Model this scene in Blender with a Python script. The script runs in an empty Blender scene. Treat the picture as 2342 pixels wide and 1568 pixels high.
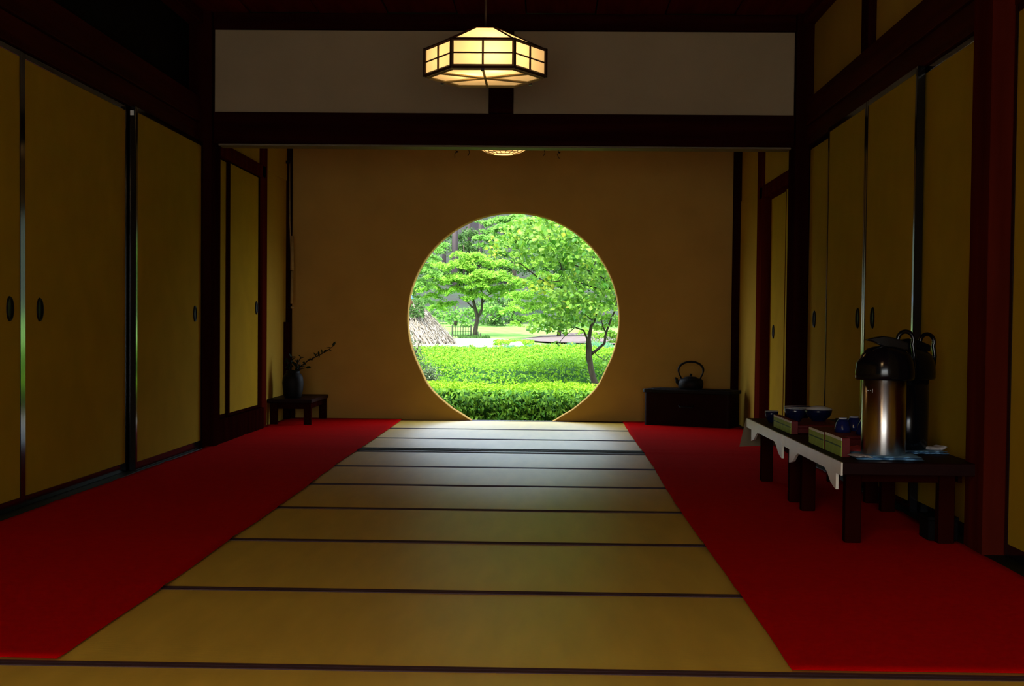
import bpy, bmesh, math, random
import numpy as np
from mathutils import Vector, Matrix, noise
random.seed(7)
rng = np.random.default_rng(11)
S = bpy.context.scene
C = S.collection
PI = math.pi

# ------------------------------------------------------------------ camera
FW, FH, FPX = 2342.0, 1568.0, 3170.0
yaw, pitch, roll = .0250, -.0318, .0100
fwd = Vector((-math.sin(yaw)*math.cos(pitch), math.cos(yaw)*math.cos(pitch), math.sin(pitch)))
rt = fwd.cross(Vector((0, 0, 1))).normalized()
up = rt.cross(fwd)
r2 = rt*math.cos(roll)+up*math.sin(roll)
u2 = up*math.cos(roll)-rt*math.sin(roll)
cd = bpy.data.cameras.new('camera')
cam = bpy.data.objects.new('camera', cd)
C.objects.link(cam)
cam.matrix_world = Matrix(((r2.x, u2.x, -fwd.x, 0), (r2.y, u2.y, -fwd.y, 0), (r2.z, u2.z, -fwd.z, .80), (0, 0, 0, 1)))
cd.sensor_width = 36
cd.lens = FPX/FW*36
cd.shift_y = (842-784)/FW      # the frame sits a little above the lens axis
cd.clip_end = 400
cd.clip_start = .05
S.camera = cam

# ------------------------------------------------------------------ light
SKY = 4.6
SUN = 11
EXPO = 0.0
FLY, FLE = 1.7, 30       # place along the room and power of the added, unseen lamp above the frame
w = bpy.data.worlds.new('sky')
S.world = w
w.use_nodes = True
wn = w.node_tree
bgn = wn.nodes['Background']
skt = wn.nodes.new('ShaderNodeTexSky')
skt.sky_type = 'NISHITA'
skt.sun_disc = False
skt.sun_elevation = math.radians(58)
skt.sun_rotation = math.radians(195)
skt.dust_density = 4
mixw = wn.nodes.new('ShaderNodeMix')
mixw.data_type = 'RGBA'
mixw.inputs[0].default_value = .82          # a bright, thinly overcast sky
wn.links.new(skt.outputs[0], mixw.inputs[6])
mixw.inputs[7].default_value = (.86, .95, 1.0, 1)
wn.links.new(mixw.outputs[2], bgn.inputs[0])
bgn.inputs[1].default_value = SKY
S.view_settings.view_transform = 'Standard'
S.view_settings.look = 'None'
S.view_settings.gamma = 1
S.view_settings.use_curve_mapping = False
S.view_settings.exposure = EXPO
S.cycles.sample_clamp_indirect = 4
S.cycles.max_bounces = 10
S.cycles.diffuse_bounces = 5
S.cycles.use_denoising = True

sd = bpy.data.lights.new('sun', 'SUN')
sun = bpy.data.objects.new('sun', sd)
C.objects.link(sun)
sd.energy = SUN
sd.angle = math.radians(2.5)
sd.color = (1, .97, .88)
sv = Vector((.30, .95, -1.75)).normalized()       # high, from behind the house
sun.rotation_euler = sv.to_track_quat('-Z', 'Y').to_euler()


def portal(nm, loc, rot, sx, sy):
    d = bpy.data.lights.new(nm, 'AREA')
    d.shape = 'RECTANGLE'
    d.size = sx
    d.size_y = sy
    d.cycles.is_portal = True
    o = bpy.data.objects.new(nm, d)
    C.objects.link(o)
    o.location = loc
    o.rotation_euler = rot


portal('window_daylight', (-.28, 11.62, .86), (-PI/2, 0, 0), 1.8, 1.8)      # portal: sky light through the round window
portal('porch_daylight', (-.3, -1.7, .85), (PI/2, 0, 0), 3.2, 1.7)          # portal: sky light through the open front


# ------------------------------------------------------------------ materials
def mat(nm, col, rough=.8, spec=.3, metal=0, var=.0, scale=8, bump=0, bscale=60, coat=0, sheen=0, stretch=(1, 1, 1), col2=None):
    m = bpy.data.materials.new(nm)
    m.use_nodes = True
    n = m.node_tree
    b = n.nodes['Principled BSDF']
    b.inputs['Roughness'].default_value = rough
    b.inputs['Specular IOR Level'].default_value = spec
    b.inputs['Metallic'].default_value = metal
    b.inputs['Coat Weight'].default_value = coat
    b.inputs['Coat Roughness'].default_value = .15
    b.inputs['Sheen Weight'].default_value = sheen
    tc = n.nodes.new('ShaderNodeTexCoord')
    mp = n.nodes.new('ShaderNodeMapping')
    mp.inputs['Scale'].default_value = stretch
    n.links.new(tc.outputs['Object'], mp.inputs[0])
    ns = n.nodes.new('ShaderNodeTexNoise')
    ns.inputs['Scale'].default_value = scale
    ns.inputs['Detail'].default_value = 4
    n.links.new(mp.outputs[0], ns.inputs['Vector'])
    rp = n.nodes.new('ShaderNodeValToRGB')
    c2 = col2 or tuple(c*(1+var) for c in col)
    c1 = tuple(c*(1-var) for c in col) if not col2 else col
    rp.color_ramp.elements[0].color = (*c1, 1)
    rp.color_ramp.elements[1].color = (*[min(1, c) for c in c2], 1)
    rp.color_ramp.elements[0].position = .3
    rp.color_ramp.elements[1].position = .7
    n.links.new(ns.outputs[0], rp.inputs[0])
    n.links.new(rp.outputs[0], b.inputs['Base Color'])
    if bump:
        n2 = n.nodes.new('ShaderNodeTexNoise')
        n2.inputs['Scale'].default_value = bscale
        n2.inputs['Detail'].default_value = 3
        n.links.new(mp.outputs[0], n2.inputs['Vector'])
        bp = n.nodes.new('ShaderNodeBump')
        bp.inputs['Strength'].default_value = bump
        bp.inputs['Distance'].default_value = .004
        n.links.new(n2.outputs[0], bp.inputs['Height'])
        n.links.new(bp.outputs[0], b.inputs['Normal'])
    return m


LA = .34      # leaf reflectance level


def leafmat(nm, c1, c2, trans=.45, rough=.6, spec=.12, g=1.22, b_=.5):
    """leaf: reflects and lets light through; each leaf its own shade (attribute rnd)"""
    m = bpy.data.materials.new(nm)
    m.use_nodes = True
    c1, c2 = ((c[0]*LA, c[1]*LA*g, c[2]*LA*b_) for c in (c1, c2))
    n = m.node_tree
    b = n.nodes['Principled BSDF']
    b.inputs['Roughness'].default_value = rough
    b.inputs['Specular IOR Level'].default_value = spec
    at = n.nodes.new('ShaderNodeAttribute')
    at.attribute_name = 'rnd'
    rp = n.nodes.new('ShaderNodeValToRGB')
    rp.color_ramp.elements[0].color = (*c1, 1)
    rp.color_ramp.elements[1].color = (*c2, 1)
    n.links.new(at.outputs['Fac'], rp.inputs[0])
    n.links.new(rp.outputs[0], b.inputs['Base Color'])
    t = n.nodes.new('ShaderNodeBsdfTranslucent')
    n.links.new(rp.outputs[0], t.inputs[0])
    mx = n.nodes.new('ShaderNodeMixShader')
    mx.inputs[0].default_value = trans
    n.links.new(b.outputs[0], mx.inputs[1])
    n.links.new(t.outputs[0], mx.inputs[2])
    n.links.new(mx.outputs[0], n.nodes['Material Output'].inputs[0])
    return m


def papermat(nm, col, trans, glow=0, gcol=(1, .75, .35)):
    m = bpy.data.materials.new(nm)
    m.use_nodes = True
    n = m.node_tree
    n.nodes.remove(n.nodes['Principled BSDF'])
    d = n.nodes.new('ShaderNodeBsdfDiffuse')
    t = n.nodes.new('ShaderNodeBsdfTranslucent')
    ns = n.nodes.new('ShaderNodeTexNoise')
    ns.inputs['Scale'].default_value = 90
    rp = n.nodes.new('ShaderNodeValToRGB')
    rp.color_ramp.elements[0].color = (*[c*.95 for c in col], 1)
    rp.color_ramp.elements[1].color = (*col, 1)
    n.links.new(ns.outputs[0], rp.inputs[0])
    n.links.new(rp.outputs[0], d.inputs[0])
    n.links.new(rp.outputs[0], t.inputs[0])
    mx = n.nodes.new('ShaderNodeMixShader')
    mx.inputs[0].default_value = trans
    n.links.new(d.outputs[0], mx.inputs[1])
    n.links.new(t.outputs[0], mx.inputs[2])
    out = mx
    if glow:
        e = n.nodes.new('ShaderNodeEmission')
        e.inputs[0].default_value = (*gcol, 1)
        e.inputs[1].default_value = glow
        ad = n.nodes.new('ShaderNodeAddShader')
        n.links.new(mx.outputs[0], ad.inputs[0])
        n.links.new(e.outputs[0], ad.inputs[1])
        out = ad
    n.links.new(out.outputs[0], n.nodes['Material Output'].inputs[0])
    return m


M = {}
M['plaster'] = mat('ochre_plaster', (.47, .27, .065), .95, .04, var=.07, scale=3, bump=.25, bscale=180)
M['plaster_grey'] = mat('grey_beige_plaster', (.34, .25, .15), .95, .04, var=.05, scale=3, bump=.2, bscale=180)
M['plaster_green'] = mat('pale_ochre_plaster', (.42, .26, .035), .95, .04, var=.06, scale=3, bump=.25, bscale=180)
M['fusuma'] = mat('ochre_door_paper', (.40, .245, .010), .95, .04, var=.06, scale=5, bump=.15, bscale=250)
M['lacquer'] = mat('black_lacquer', (.006, .006, .007), .12, .55, var=.1, scale=4)
M['darkwood'] = mat('dark_stained_wood', (.018, .0022, .0014), .8, .0, var=.35, scale=3, bump=.15, bscale=30, stretch=(3, 3, .25))
M['beamwood'] = mat('dark_beam_wood', (.020, .0022, .0014), .8, .0, var=.35, scale=3, bump=.15, bscale=30, stretch=(.3, 3, 6))
M['wallbeam'] = mat('dark_wall_beam_wood', (.050, .005, .002), .8, .02, var=.4, scale=3, bump=.15, bscale=30, stretch=(3, .25, 6))
M['redwood'] = mat('red_brown_wood', (.066, .007, .003), .8, .0, var=.3, scale=3, bump=.1, bscale=30, stretch=(3, 3, .3))
M['sill'] = mat('old_sill_wood', (.010, .011, .006), .6, .10, var=.2, scale=3, stretch=(4, .2, 4))
M['threshold'] = mat('worn_threshold_wood', (.05, .055, .06), .32, .5, var=.2, scale=3, stretch=(.2, 4, 4))
M['track'] = mat('pale_track_wood', (.16, .12, .07), .6, .2, var=.15, scale=3, stretch=(.2, 4, 4))
M['ceil'] = mat('ceiling_board_wood', (.10, .008, .004), .8, .0, var=.3, scale=3, stretch=(4, .3, 1))
M['black'] = mat('black_paint', (.003, .002, .002), .8, .08, var=.1)
M['iron'] = mat('cast_iron', (.004, .003, .003), .6, .15, var=.2, scale=30, bump=.2)
M['carpet'] = mat('red_felt', (.42, .0005, .0007), 1, .01, var=.08, scale=40, bump=.3, bscale=220, sheen=.09)
M['carpet'].node_tree.nodes['Principled BSDF'].inputs['Sheen Tint'].default_value = (1, .03, .02, 1)
M['carpet'].node_tree.nodes['Principled BSDF'].inputs['Sheen Roughness'].default_value = .35
M['border'] = mat('brown_cloth_border', (.045, .018, .018), .7, .25, var=.15, scale=30)
M['tablewood'] = mat('dark_table_lacquer', (.012, .002, .0015), .5, .05, var=.2, scale=4, stretch=(3, .3, 3))
M['edgesheen'] = mat('cream_edge_sheen', (.80, .74, .60), .32, .5, var=.06, scale=8)  # window sheen on the dark lacquer edge, put in as cream colour
M['steel'] = mat('brushed_steel', (.66, .62, .59), .30, .5, metal=1, var=.03, scale=20, stretch=(1, 1, .05))
_n = M['steel'].node_tree
_t = _n.nodes.new('ShaderNodeTangent')
_t.direction_type = 'RADIAL'
_t.axis = 'Z'
_n.links.new(_t.outputs[0], _n.nodes['Principled BSDF'].inputs['Tangent'])
_n.nodes['Principled BSDF'].inputs['Anisotropic'].default_value = .9
_n.nodes['Principled BSDF'].inputs['Anisotropic Rotation'].default_value = .25
M['tableleg'] = mat('dark_red_table_wood', (.020, .002, .001), .8, .0, var=.2, scale=4)
M['goldenbrown'] = mat('brown_flap_cloth', (.20, .15, .09), .8, .1, var=.1)
M['blackplastic'] = mat('black_plastic', (.003, .003, .004), .15, .35)
M['redlac'] = mat('red_lacquer', (.11, .003, .003), .5, .2, var=.1)
M['greenpaper'] = mat('green_paper', (.30, .42, .05), .6, .3, var=.12, scale=30)
M['darkgreen'] = mat('dark_green_band', (.02, .08, .03), .6, .3)
M['whitepaper'] = mat('white_paper', (.75, .75, .68), .6, .3, var=.03)
M['bluechina'] = mat('blue_glaze', (.008, .016, .11), .18, .5, var=.3, scale=25)
M['navychina'] = mat('navy_glaze', (.004, .007, .035), .22, .5, var=.3, scale=25)
M['whitechina'] = mat('white_glaze', (.65, .68, .72), .25, .5, var=.03)
M['bluecloth'] = mat('blue_towel', (.10, .28, .50), .9, .1, var=.15, scale=30, bump=.4, bscale=90, col2=(.22, .42, .62))
M['greycloth'] = mat('grey_white_cloth', (.45, .42, .42), .9, .1, var=.1, scale=20, bump=.4)
M['pinkcloth'] = mat('pink_cloth', (.55, .06, .07), .8, .2, var=.2, scale=20, bump=.4)
M['cord'] = mat('dark_cord', (.02, .014, .012), .8, .1)
M['palecord'] = mat('pale_bamboo', (.34, .22, .08), .6, .2, var=.15, scale=20)
M['lampframe'] = mat('lamp_frame_wood', (.035, .014, .008), .5, .3, var=.2)
M['lampframe2'] = mat('lamp_bottom_frame_wood', (.24, .19, .08), .5, .3, var=.2)
M['lamppaper'] = papermat('lamp_paper', (.90, .78, .56), .62, glow=.14)
M['lamppaper2'] = papermat('round_lamp_paper', (.90, .76, .55), .6, glow=.18)
M['leafdark'] = leafmat('vase_leaf', (.02, .03, .02), (.035, .05, .03), .1)
M['bark'] = mat('tree_bark', (.035, .03, .022), .9, .1, var=.4, scale=25, bump=.5, bscale=60, stretch=(1, 1, .3))
M['barkfar'] = mat('cedar_bark', (.075, .06, .062), .9, .1, var=.2, scale=3, stretch=(3, 3, .2))
M['hedgetop'] = leafmat('young_lit_azalea_leaf', (.30, .62, .03), (.62, .95, .10), .35)  # younger leaves; sunlight on the hedge top also put into the colour
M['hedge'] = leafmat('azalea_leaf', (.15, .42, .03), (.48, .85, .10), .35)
M['hedgeside'] = leafmat('old_shaded_azalea_leaf', (.06, .28, .03), (.42, .75, .12), .30, .55, .15)  # older leaves, plus the steep face's shade put into the colour
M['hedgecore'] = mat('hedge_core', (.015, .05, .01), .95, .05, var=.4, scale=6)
M['maple'] = leafmat('maple_leaf', (.28, .66, .10), (.66, 1.0, .30), .5)
M['maplefar'] = leafmat('far_leaf', (.20, .48, .16), (.45, .80, .35), .5)
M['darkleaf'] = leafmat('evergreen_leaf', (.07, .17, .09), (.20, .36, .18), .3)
M['treeleaf'] = leafmat('round_leaf', (.08, .30, .03), (.52, .84, .20), .45, .5, .25)
M['yellowleaf'] = leafmat('yellow_leaf', (.70, .80, .10), (.95, .95, .30), .5)
M['greyleaf'] = leafmat('grey_green_leaf', (.18, .28, .19), (.42, .55, .34), .3, g=1.05, b_=.9)
M['iris'] = leafmat('iris_leaf', (.16, .55, .28), (.40, .80, .50), .4, g=1.1, b_=.9)
M['ground'] = mat('garden_soil', (.05, .08, .02), .95, .05, var=.3, scale=1.2)
M['lawn'] = mat('lawn', (.075, .18, .035), .95, .05, scale=2.0, bump=.5, bscale=20, col2=(.13, .26, .06))
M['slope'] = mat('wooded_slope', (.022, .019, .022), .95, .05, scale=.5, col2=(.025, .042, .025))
M['gravel'] = mat('pale_gravel', (.135, .128, .10), .95, .05, var=.12, scale=12, bump=.5)
M['court'] = mat('pale_court_gravel', (.5, .48, .42), .95, .05, var=.1, scale=12)
M['soil'] = mat('purple_brown_soil', (.085, .07, .068), .95, .05, var=.2, scale=6, bump=.5)
M['straw'] = leafmat('straw', (.72, .62, .46), (.98, .93, .80), .3, g=1, b_=1)
M['strawcore'] = mat('straw_mound_core', (.22, .18, .13), .95, .05, var=.2, scale=8)
M['rock'] = mat('grey_rock', (.16, .155, .15), .85, .2, var=.3, scale=6, bump=.6, bscale=20)
M['fence'] = mat('weathered_bamboo', (.018, .022, .014), .8, .1, var=.3, scale=10)
M['skin'] = mat('skin', (.13, .058, .030), .7, .1, var=.05)
M['hair'] = mat('hair', (.015, .012, .01), .6, .3)
M['jacket'] = mat('dark_brown_jacket', (.05, .03, .02), .9, .1, var=.2)
M['capblue'] = mat('blue_white_cap', (.04, .12, .42), .8, .1, col2=(.14, .24, .50), scale=9)
M['roof'] = mat('grey_roof_tile', (.10, .10, .11), .7, .3, var=.2)


def tatami_mat():
    """rush weave: fine ribs along X, lightly glossy straw"""
    m = mat('tatami_rush', (.62, .41, .045), .42, .5, coat=.35, var=.09, scale=2.2, stretch=(6, 1, 1))
    n = m.node_tree
    b = n.nodes['Principled BSDF']
    b.inputs['Coat Roughness'].default_value = .48
    tc = [x for x in n.nodes if x.type == 'TEX_COORD'][0]
    wv = n.nodes.new('ShaderNodeTexWave')
    wv.wave_type = 'BANDS'
    wv.bands_direction = 'Y'
    wv.inputs['Scale'].default_value = 55
    wv.inputs['Distortion'].default_value = .6
    wv.inputs['Detail'].default_value = 2
    n.links.new(tc.outputs['Object'], wv.inputs[0])
    n2 = n.nodes.new('ShaderNodeTexNoise')
    n2.inputs['Scale'].default_value = 5
    n2.inputs['Detail'].default_value = 3
    n.links.new(tc.outputs['Object'], n2.inputs[0])
    bp = n.nodes.new('ShaderNodeBump')
    bp.inputs['Strength'].default_value = .25
    bp.inputs['Distance'].default_value = .0015
    n.links.new(wv.outputs[0], bp.inputs['Height'])
    b2 = n.nodes.new('ShaderNodeBump')
    b2.inputs['Strength'].default_value = .35
    b2.inputs['Distance'].default_value = .004
    n.links.new(n2.outputs[0], b2.inputs['Height'])
    n.links.new(bp.outputs[0], b2.inputs['Normal'])
    n.links.new(b2.outputs[0], b.inputs['Normal'])
    return m


M['tatami'] = tatami_mat()


# ------------------------------------------------------------------ helpers
def tag(o, label=None, cat=None, group=None, kind=None):
    if label: o['label'] = label
    if cat: o['category'] = cat
    if group: o['group'] = group
    if kind: o['kind'] = kind
    return o


def empty(nm, loc=(0, 0, 0), rz=0, parent=None):
    o = bpy.data.objects.new(nm, None)
    o.empty_display_size = .05
    C.objects.link(o)
    o.location = loc
    o.rotation_euler = (0, 0, rz)
    if parent: o.parent = parent
    return o


def thing(nm, label, cat, loc=(0, 0, 0), rz=0, group=None, kind=None):
    return tag(empty(nm, loc, rz), label, cat, group, kind)


def obj(nm, bm, m, parent=None, smooth=False, bevel=0, seg=2, loc=None):
    me = bpy.data.meshes.new(nm)
    bm.normal_update()
    bm.to_mesh(me)
    bm.free()
    o = bpy.data.objects.new(nm, me)
    C.objects.link(o)
    for x in (m if isinstance(m, (list, tuple)) else [m]):
        me.materials.append(x)
    if parent: o.parent = parent
    if loc: o.location = loc
    if smooth: me.shade_smooth()
    if bevel:
        b = o.modifiers.new('bevel', 'BEVEL')
        b.width = bevel
        b.segments = seg
        b.limit_method = 'ANGLE'
    return o


def add_box(bm, x0, x1, y0, y1, z0, z1, mi=0):
    v = [bm.verts.new(p) for p in ((x0, y0, z0), (x1, y0, z0), (x1, y1, z0), (x0, y1, z0), (x0, y0, z1), (x1, y0, z1), (x1, y1, z1), (x0, y1, z1))]
    for f in ((0, 3, 2, 1), (4, 5, 6, 7), (0, 1, 5, 4), (1, 2, 6, 5), (2, 3, 7, 6), (3, 0, 4, 7)):
        bm.faces.new([v[i] for i in f]).material_index = mi
    return v


def box(nm, x0, x1, y0, y1, z0, z1, m, parent=None, bevel=.002):
    """box about its own centre, placed at that centre"""
    bm = bmesh.new()
    hx, hy, hz = abs(x1-x0)/2, abs(y1-y0)/2, abs(z1-z0)/2
    add_box(bm, -hx, hx, -hy, hy, -hz, hz)
    return obj(nm, bm, m, parent, bevel=bevel, seg=1, loc=((x0+x1)/2, (y0+y1)/2, (z0+z1)/2))


def add_tube(bm, pts, rad, seg=8, cap=True):
    """swept tube through pts; rad one value or one per point"""
    pts = [Vector(p) for p in pts]
    rad = rad if isinstance(rad, (list, tuple)) else [rad]*len(pts)
    rings = []
    ref = Vector((0, 0, 1))
    d0 = (pts[1]-pts[0]).normalized()
    if abs(d0.dot(ref)) > .9: ref = Vector((1, 0, 0))
    u = d0.cross(ref).normalized()
    for i, p in enumerate(pts):
        a = pts[max(0, i-1)]
        b = pts[min(len(pts)-1, i+1)]
        d = (b-a).normalized()
        u = (u-d*u.dot(d)).normalized()
        v = d.cross(u)
        rings.append([bm.verts.new(p+(u*math.cos(2*PI*k/seg)+v*math.sin(2*PI*k/seg))*rad[i]) for k in range(seg)])
    for i in range(len(rings)-1):
        for k in range(seg):
            bm.faces.new((rings[i][k], rings[i][(k+1) % seg], rings[i+1][(k+1) % seg], rings[i+1][k]))
    if cap:
        bm.faces.new(rings[0][::-1])
        bm.faces.new(rings[-1])


def tube(nm, pts, rad, m, parent=None, seg=8):
    bm = bmesh.new()
    add_tube(bm, pts, rad, seg)
    return obj(nm, bm, m, parent, smooth=True)


def add_lathe(bm, prof, seg=32, c=(0, 0, 0), mi=0):
    rings = []
    for r, z in prof:
        if r < 1e-5:
            rings.append([bm.verts.new((c[0], c[1], c[2]+z))])
        else:
            rings.append([bm.verts.new((c[0]+r*math.cos(2*PI*k/seg), c[1]+r*math.sin(2*PI*k/seg), c[2]+z)) for k in range(seg)])
    for a, b in zip(rings, rings[1:]):
        for k in range(seg):
            k2 = (k+1) % seg
            if len(a) == 1 and len(b) == 1: continue
            if len(a) == 1: f = (a[0], b[k2], b[k])
            elif len(b) == 1: f = (a[k], a[k2], b[0])
            else: f = (a[k], a[k2], b[k2], b[k])
            bm.faces.new(f).material_index = mi


def lathe(nm, prof, m, parent=None, seg=32, smooth=True):
    bm = bmesh.new()
    add_lathe(bm, prof, seg)
    return obj(nm, bm, m, parent, smooth=smooth)


def add_prism(bm, poly, axis, a, b):
    """polygon (2-D) extruded from a to b along axis 'X' 'Y' or 'Z'"""
    def P(u, v, w_):
        return {'X': (w_, u, v), 'Y': (u, w_, v), 'Z': (u, v, w_)}[axis]
    A = [bm.verts.new(P(u, v, a)) for u, v in poly]
    B = [bm.verts.new(P(u, v, b)) for u, v in poly]
    n = len(poly)
    bm.faces.new(A)
    bm.faces.new(B[::-1])
    for i in range(n):
        bm.faces.new((A[i], B[i], B[(i+1) % n], A[(i+1) % n]))
    bmesh.ops.recalc_face_normals(bm, faces=bm.faces)


def prism(nm, poly, axis, a, b, m, parent=None, bevel=0):
    bm = bmesh.new()
    add_prism(bm, poly, axis, a, b)
    return obj(nm, bm, m, parent, bevel=bevel, seg=1)


def copy_tree(o, parent=None):
    c = o.copy()
    C.objects.link(c)
    if parent: c.parent = parent
    for ch in [x for x in S.objects if x.parent == o]:
        copy_tree(ch, c)
    return c


def leaves(nm, P, N, size, m, parent=None, aspect=.55, jit=.5, kind='stuff', mats=None, midx=None, droop=0, axis=None):
    """one leaf blade (two folded quads) per point P facing roughly N"""
    n = len(P)
    P = np.asarray(P, float)
    N = np.asarray(N, float)+rng.normal(0, jit, (n, 3))
    N /= np.linalg.norm(N, axis=1)[:, None]+1e-9
    A = rng.normal(0, 1, (n, 3)) if axis is None else np.asarray(axis, float)+rng.normal(0, .25, (n, 3))
    A[:, 2] -= droop
    A -= N*np.sum(A*N, axis=1)[:, None]
    A /= np.linalg.norm(A, axis=1)[:, None]+1e-9
    B = np.cross(N, A)
    s = (size*(.65+.7*rng.random(n)))[:, None]
    tip = P+A*s*.5
    base = P-A*s*.5
    l = P+B*s*aspect*.5+N*s*.10
    r = P-B*s*aspect*.5+N*s*.10
    V = np.stack([base, l, tip, r], 1).reshape(-1, 3)
    F = np.arange(n*4).reshape(n, 4)
    tri = np.concatenate([F[:, [0, 2, 1]], F[:, [0, 3, 2]]], 1).reshape(-1, 3)
    me = bpy.data.meshes.new(nm)
    me.vertices.add(len(V))
    me.vertices.foreach_set('co', V.ravel())
    me.loops.add(tri.size)
    me.loops.foreach_set('vertex_index', tri.ravel())
    me.polygons.add(len(tri))
    me.polygons.foreach_set('loop_start', np.arange(0, tri.size, 3))
    me.polygons.foreach_set('loop_total', np.full(len(tri), 3))
    me.update(calc_edges=True)
    a = me.attributes.new('rnd', 'FLOAT', 'POINT')
    a.data.foreach_set('value', np.repeat(rng.random(n), 4))
    for x in (mats or [m]): me.materials.append(x)
    if midx is not None:
        me.polygons.foreach_set('material_index', np.repeat(midx, 2))
    o = bpy.data.objects.new(nm, me)
    C.objects.link(o)
    if parent: o.parent = parent
    if kind: o['kind'] = kind
    return o


def struct(o, label, cat='structure', group=None):
    return tag(o, label, cat, group, 'structure')


# ------------------------------------------------------------------ room shell
XL, XR = -2.19, 1.60                  # door planes of the front room
YW = 11.45                            # round-window wall
YD = 8.66                             # lintel between the rooms
Z0 = 0.0

floor = struct(thing('floor', 'floor of pale green-gold tatami mats running to the round window', 'floor'), 'floor of pale green-gold tatami mats running to the round window', 'floor')
box('subfloor', -2.6, 2.0, -1.9, 11.6, -.30, -.05, M['black'], floor, 0)


def wavy_mat(x0, x1, y0, y1, seed, top=0.0):
    """one tatami mat: gently uneven top, rounded long edges, cloth border strips as sub-parts"""
    root = bpy.data.objects.new('tatami_mat', None)
    nx, ny = 40, 16
    bw = .026
    bm = bmesh.new()
    G = []
    L, W = x1-x0, y1-y0-2*bw
    for j in range(ny+1):
        row = []
        for i in range(nx+1):
            x, y = -L/2+L*i/nx, -W/2+W*j/ny
            e = min(1, min(j, ny-j)/2.5)
            z = top+.0015*noise.noise(Vector((x*1.6+seed*7, y*1.6, seed)))-(1-e)**2*.002
            row.append(bm.verts.new((x, y, z)))
        G.append(row)
    for j in range(ny):
        for i in range(nx):
            bm.faces.new((G[j][i], G[j][i+1], G[j+1][i+1], G[j+1][i]))
    be = bmesh.ops.extrude_edge_only(bm, edges=[e for e in bm.edges if e.is_boundary])
    for v in [v for v in be['geom'] if isinstance(v, bmesh.types.BMVert)]: v.co.z = -.05
    m = obj('tatami_mat', bm, M['tatami'], floor, smooth=False)
    m.location = ((x0+x1)/2, (y0+y1)/2, 0)
    me = m.data
    for s in (-1, 1):
        b = bmesh.new()
        yy = s*(W/2+bw/2)
        rows = []
        for i in range(nx+1):
            x = -L/2+L*i/nx
            wob = .004*noise.noise(Vector((x*1.3, seed*3+s, 2)))
            rows.append([b.verts.new((x, yy-bw/2+wob*.3, -.05)), b.verts.new((x, yy-bw/2+wob*.3, .0005+top)), b.verts.new((x, yy, .002+top)), b.verts.new((x, yy+bw/2, top-.001)), b.verts.new((x, yy+bw/2, -.05))])
        for a, c in zip(rows, rows[1:]):
            for k in range(4): b.faces.new((a[k], c[k], c[k+1], a[k+1]))
        obj('border', b, M['border'], m)
    bpy.data.objects.remove(root)
    return m


lines = [2.25, 3.187, 4.115, 5.055, 5.946, 6.834, 7.713, 8.60]
for i, (a, b) in enumerate(zip(lines, lines[1:])):
    wavy_mat(-2.12, 1.52, a, b, i)
for i, (a, b) in enumerate(((-1.2, -.05), (-.05, 1.1), (1.1, 2.25))): wavy_mat(-2.12, 1.52, a, b, 20+i)
for i, (a, b) in enumerate(((8.83, 9.62), (9.62, 10.53), (10.53, 11.44))): wavy_mat(-2.10, 1.50, a, b, 30+i)
struct(box('trim_1', -2.07, 1.50, 8.60, 8.83, -.05, .004, M['threshold'], None, .004), 'dark worn wooden threshold crossing the mats between the two rooms', 'threshold')
bm = bmesh.new()
for y in (8.655, 8.705, 8.765): add_box(bm, -2.06, 1.49, y, y+.018, .0042, .0085)
obj('track_ridge', bm, M['sill'], bpy.data.objects['trim_1']).location = (.285, -8.715, .023)
for o in bpy.data.objects['trim_1'].children: o['kind'] = 'stuff'


# carpets
def carpet(nm, edge, xo, label, seed):
    """felt runner laid over the mats; edge = inner edge points (x, y)"""
    ys = np.arange(3.20, 11.43, .06)
    ey = [p[1] for p in edge]
    ex = [p[0] for p in edge]
    bm = bmesh.new()
    nx = 26
    G = []
    for y in ys:
        xe = np.interp(y, ey, ex)+.004*noise.noise(Vector((seed, y*3, 0)))
        row = []
        for i in range(nx+1):
            x = xe+(xo-xe)*i/nx
            z = .006+.004*min(1, (y-3.2)/.2)+.003*noise.noise(Vector((x*1.5, y*1.2, seed)))
            for L in lines+[8.60, 8.85, 9.62, 10.53]:
                z += .004*math.exp(-((y-L)/.05)**2)
            row.append(bm.verts.new((x, y, z)))
        G.append(row)
    for a, b in zip(G, G[1:]):
        for i in range(nx): bm.faces.new((a[i], a[i+1], b[i+1], b[i]))
    o = obj(nm, bm, M['carpet'], None, smooth=True)
    bmesh_fix = o.modifiers.new('thickness', 'SOLIDIFY')
    bmesh_fix.thickness = .002
    bmesh_fix.offset = 1 if o.data.polygons[0].normal.z < 0 else -1
    return tag(o, label, 'carpet', 'red felt runners along both sides')


carpet('red_carpet', [(-1.140, 3.2), (-1.135, 4.07), (-1.146, 5.06), (-1.146, 5.84), (-1.154, 6.7), (-1.176, 8.1), (-1.169, 8.6), (-1.175, 9.6), (-1.182, 11.0), (-1.19, 11.5)], -2.13,
       'red felt carpet along the doors opposite the tables, flower stand at its far end', 1)
carpet('red_carpet', [(.576, 3.2), (.581, 4.06), (.579, 5.01), (.579, 5.89), (.587, 6.8), (.603, 7.58), (.611, 8.73), (.614, 10.2), (.629, 11.3), (.63, 11.5)], 1.53,
       'red felt carpet running beneath the two low serving tables', 2)

# back wall with the round opening
CX, CZ, R = -.281, .845, .874
T0, T1 = YW, YW+.13


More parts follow.
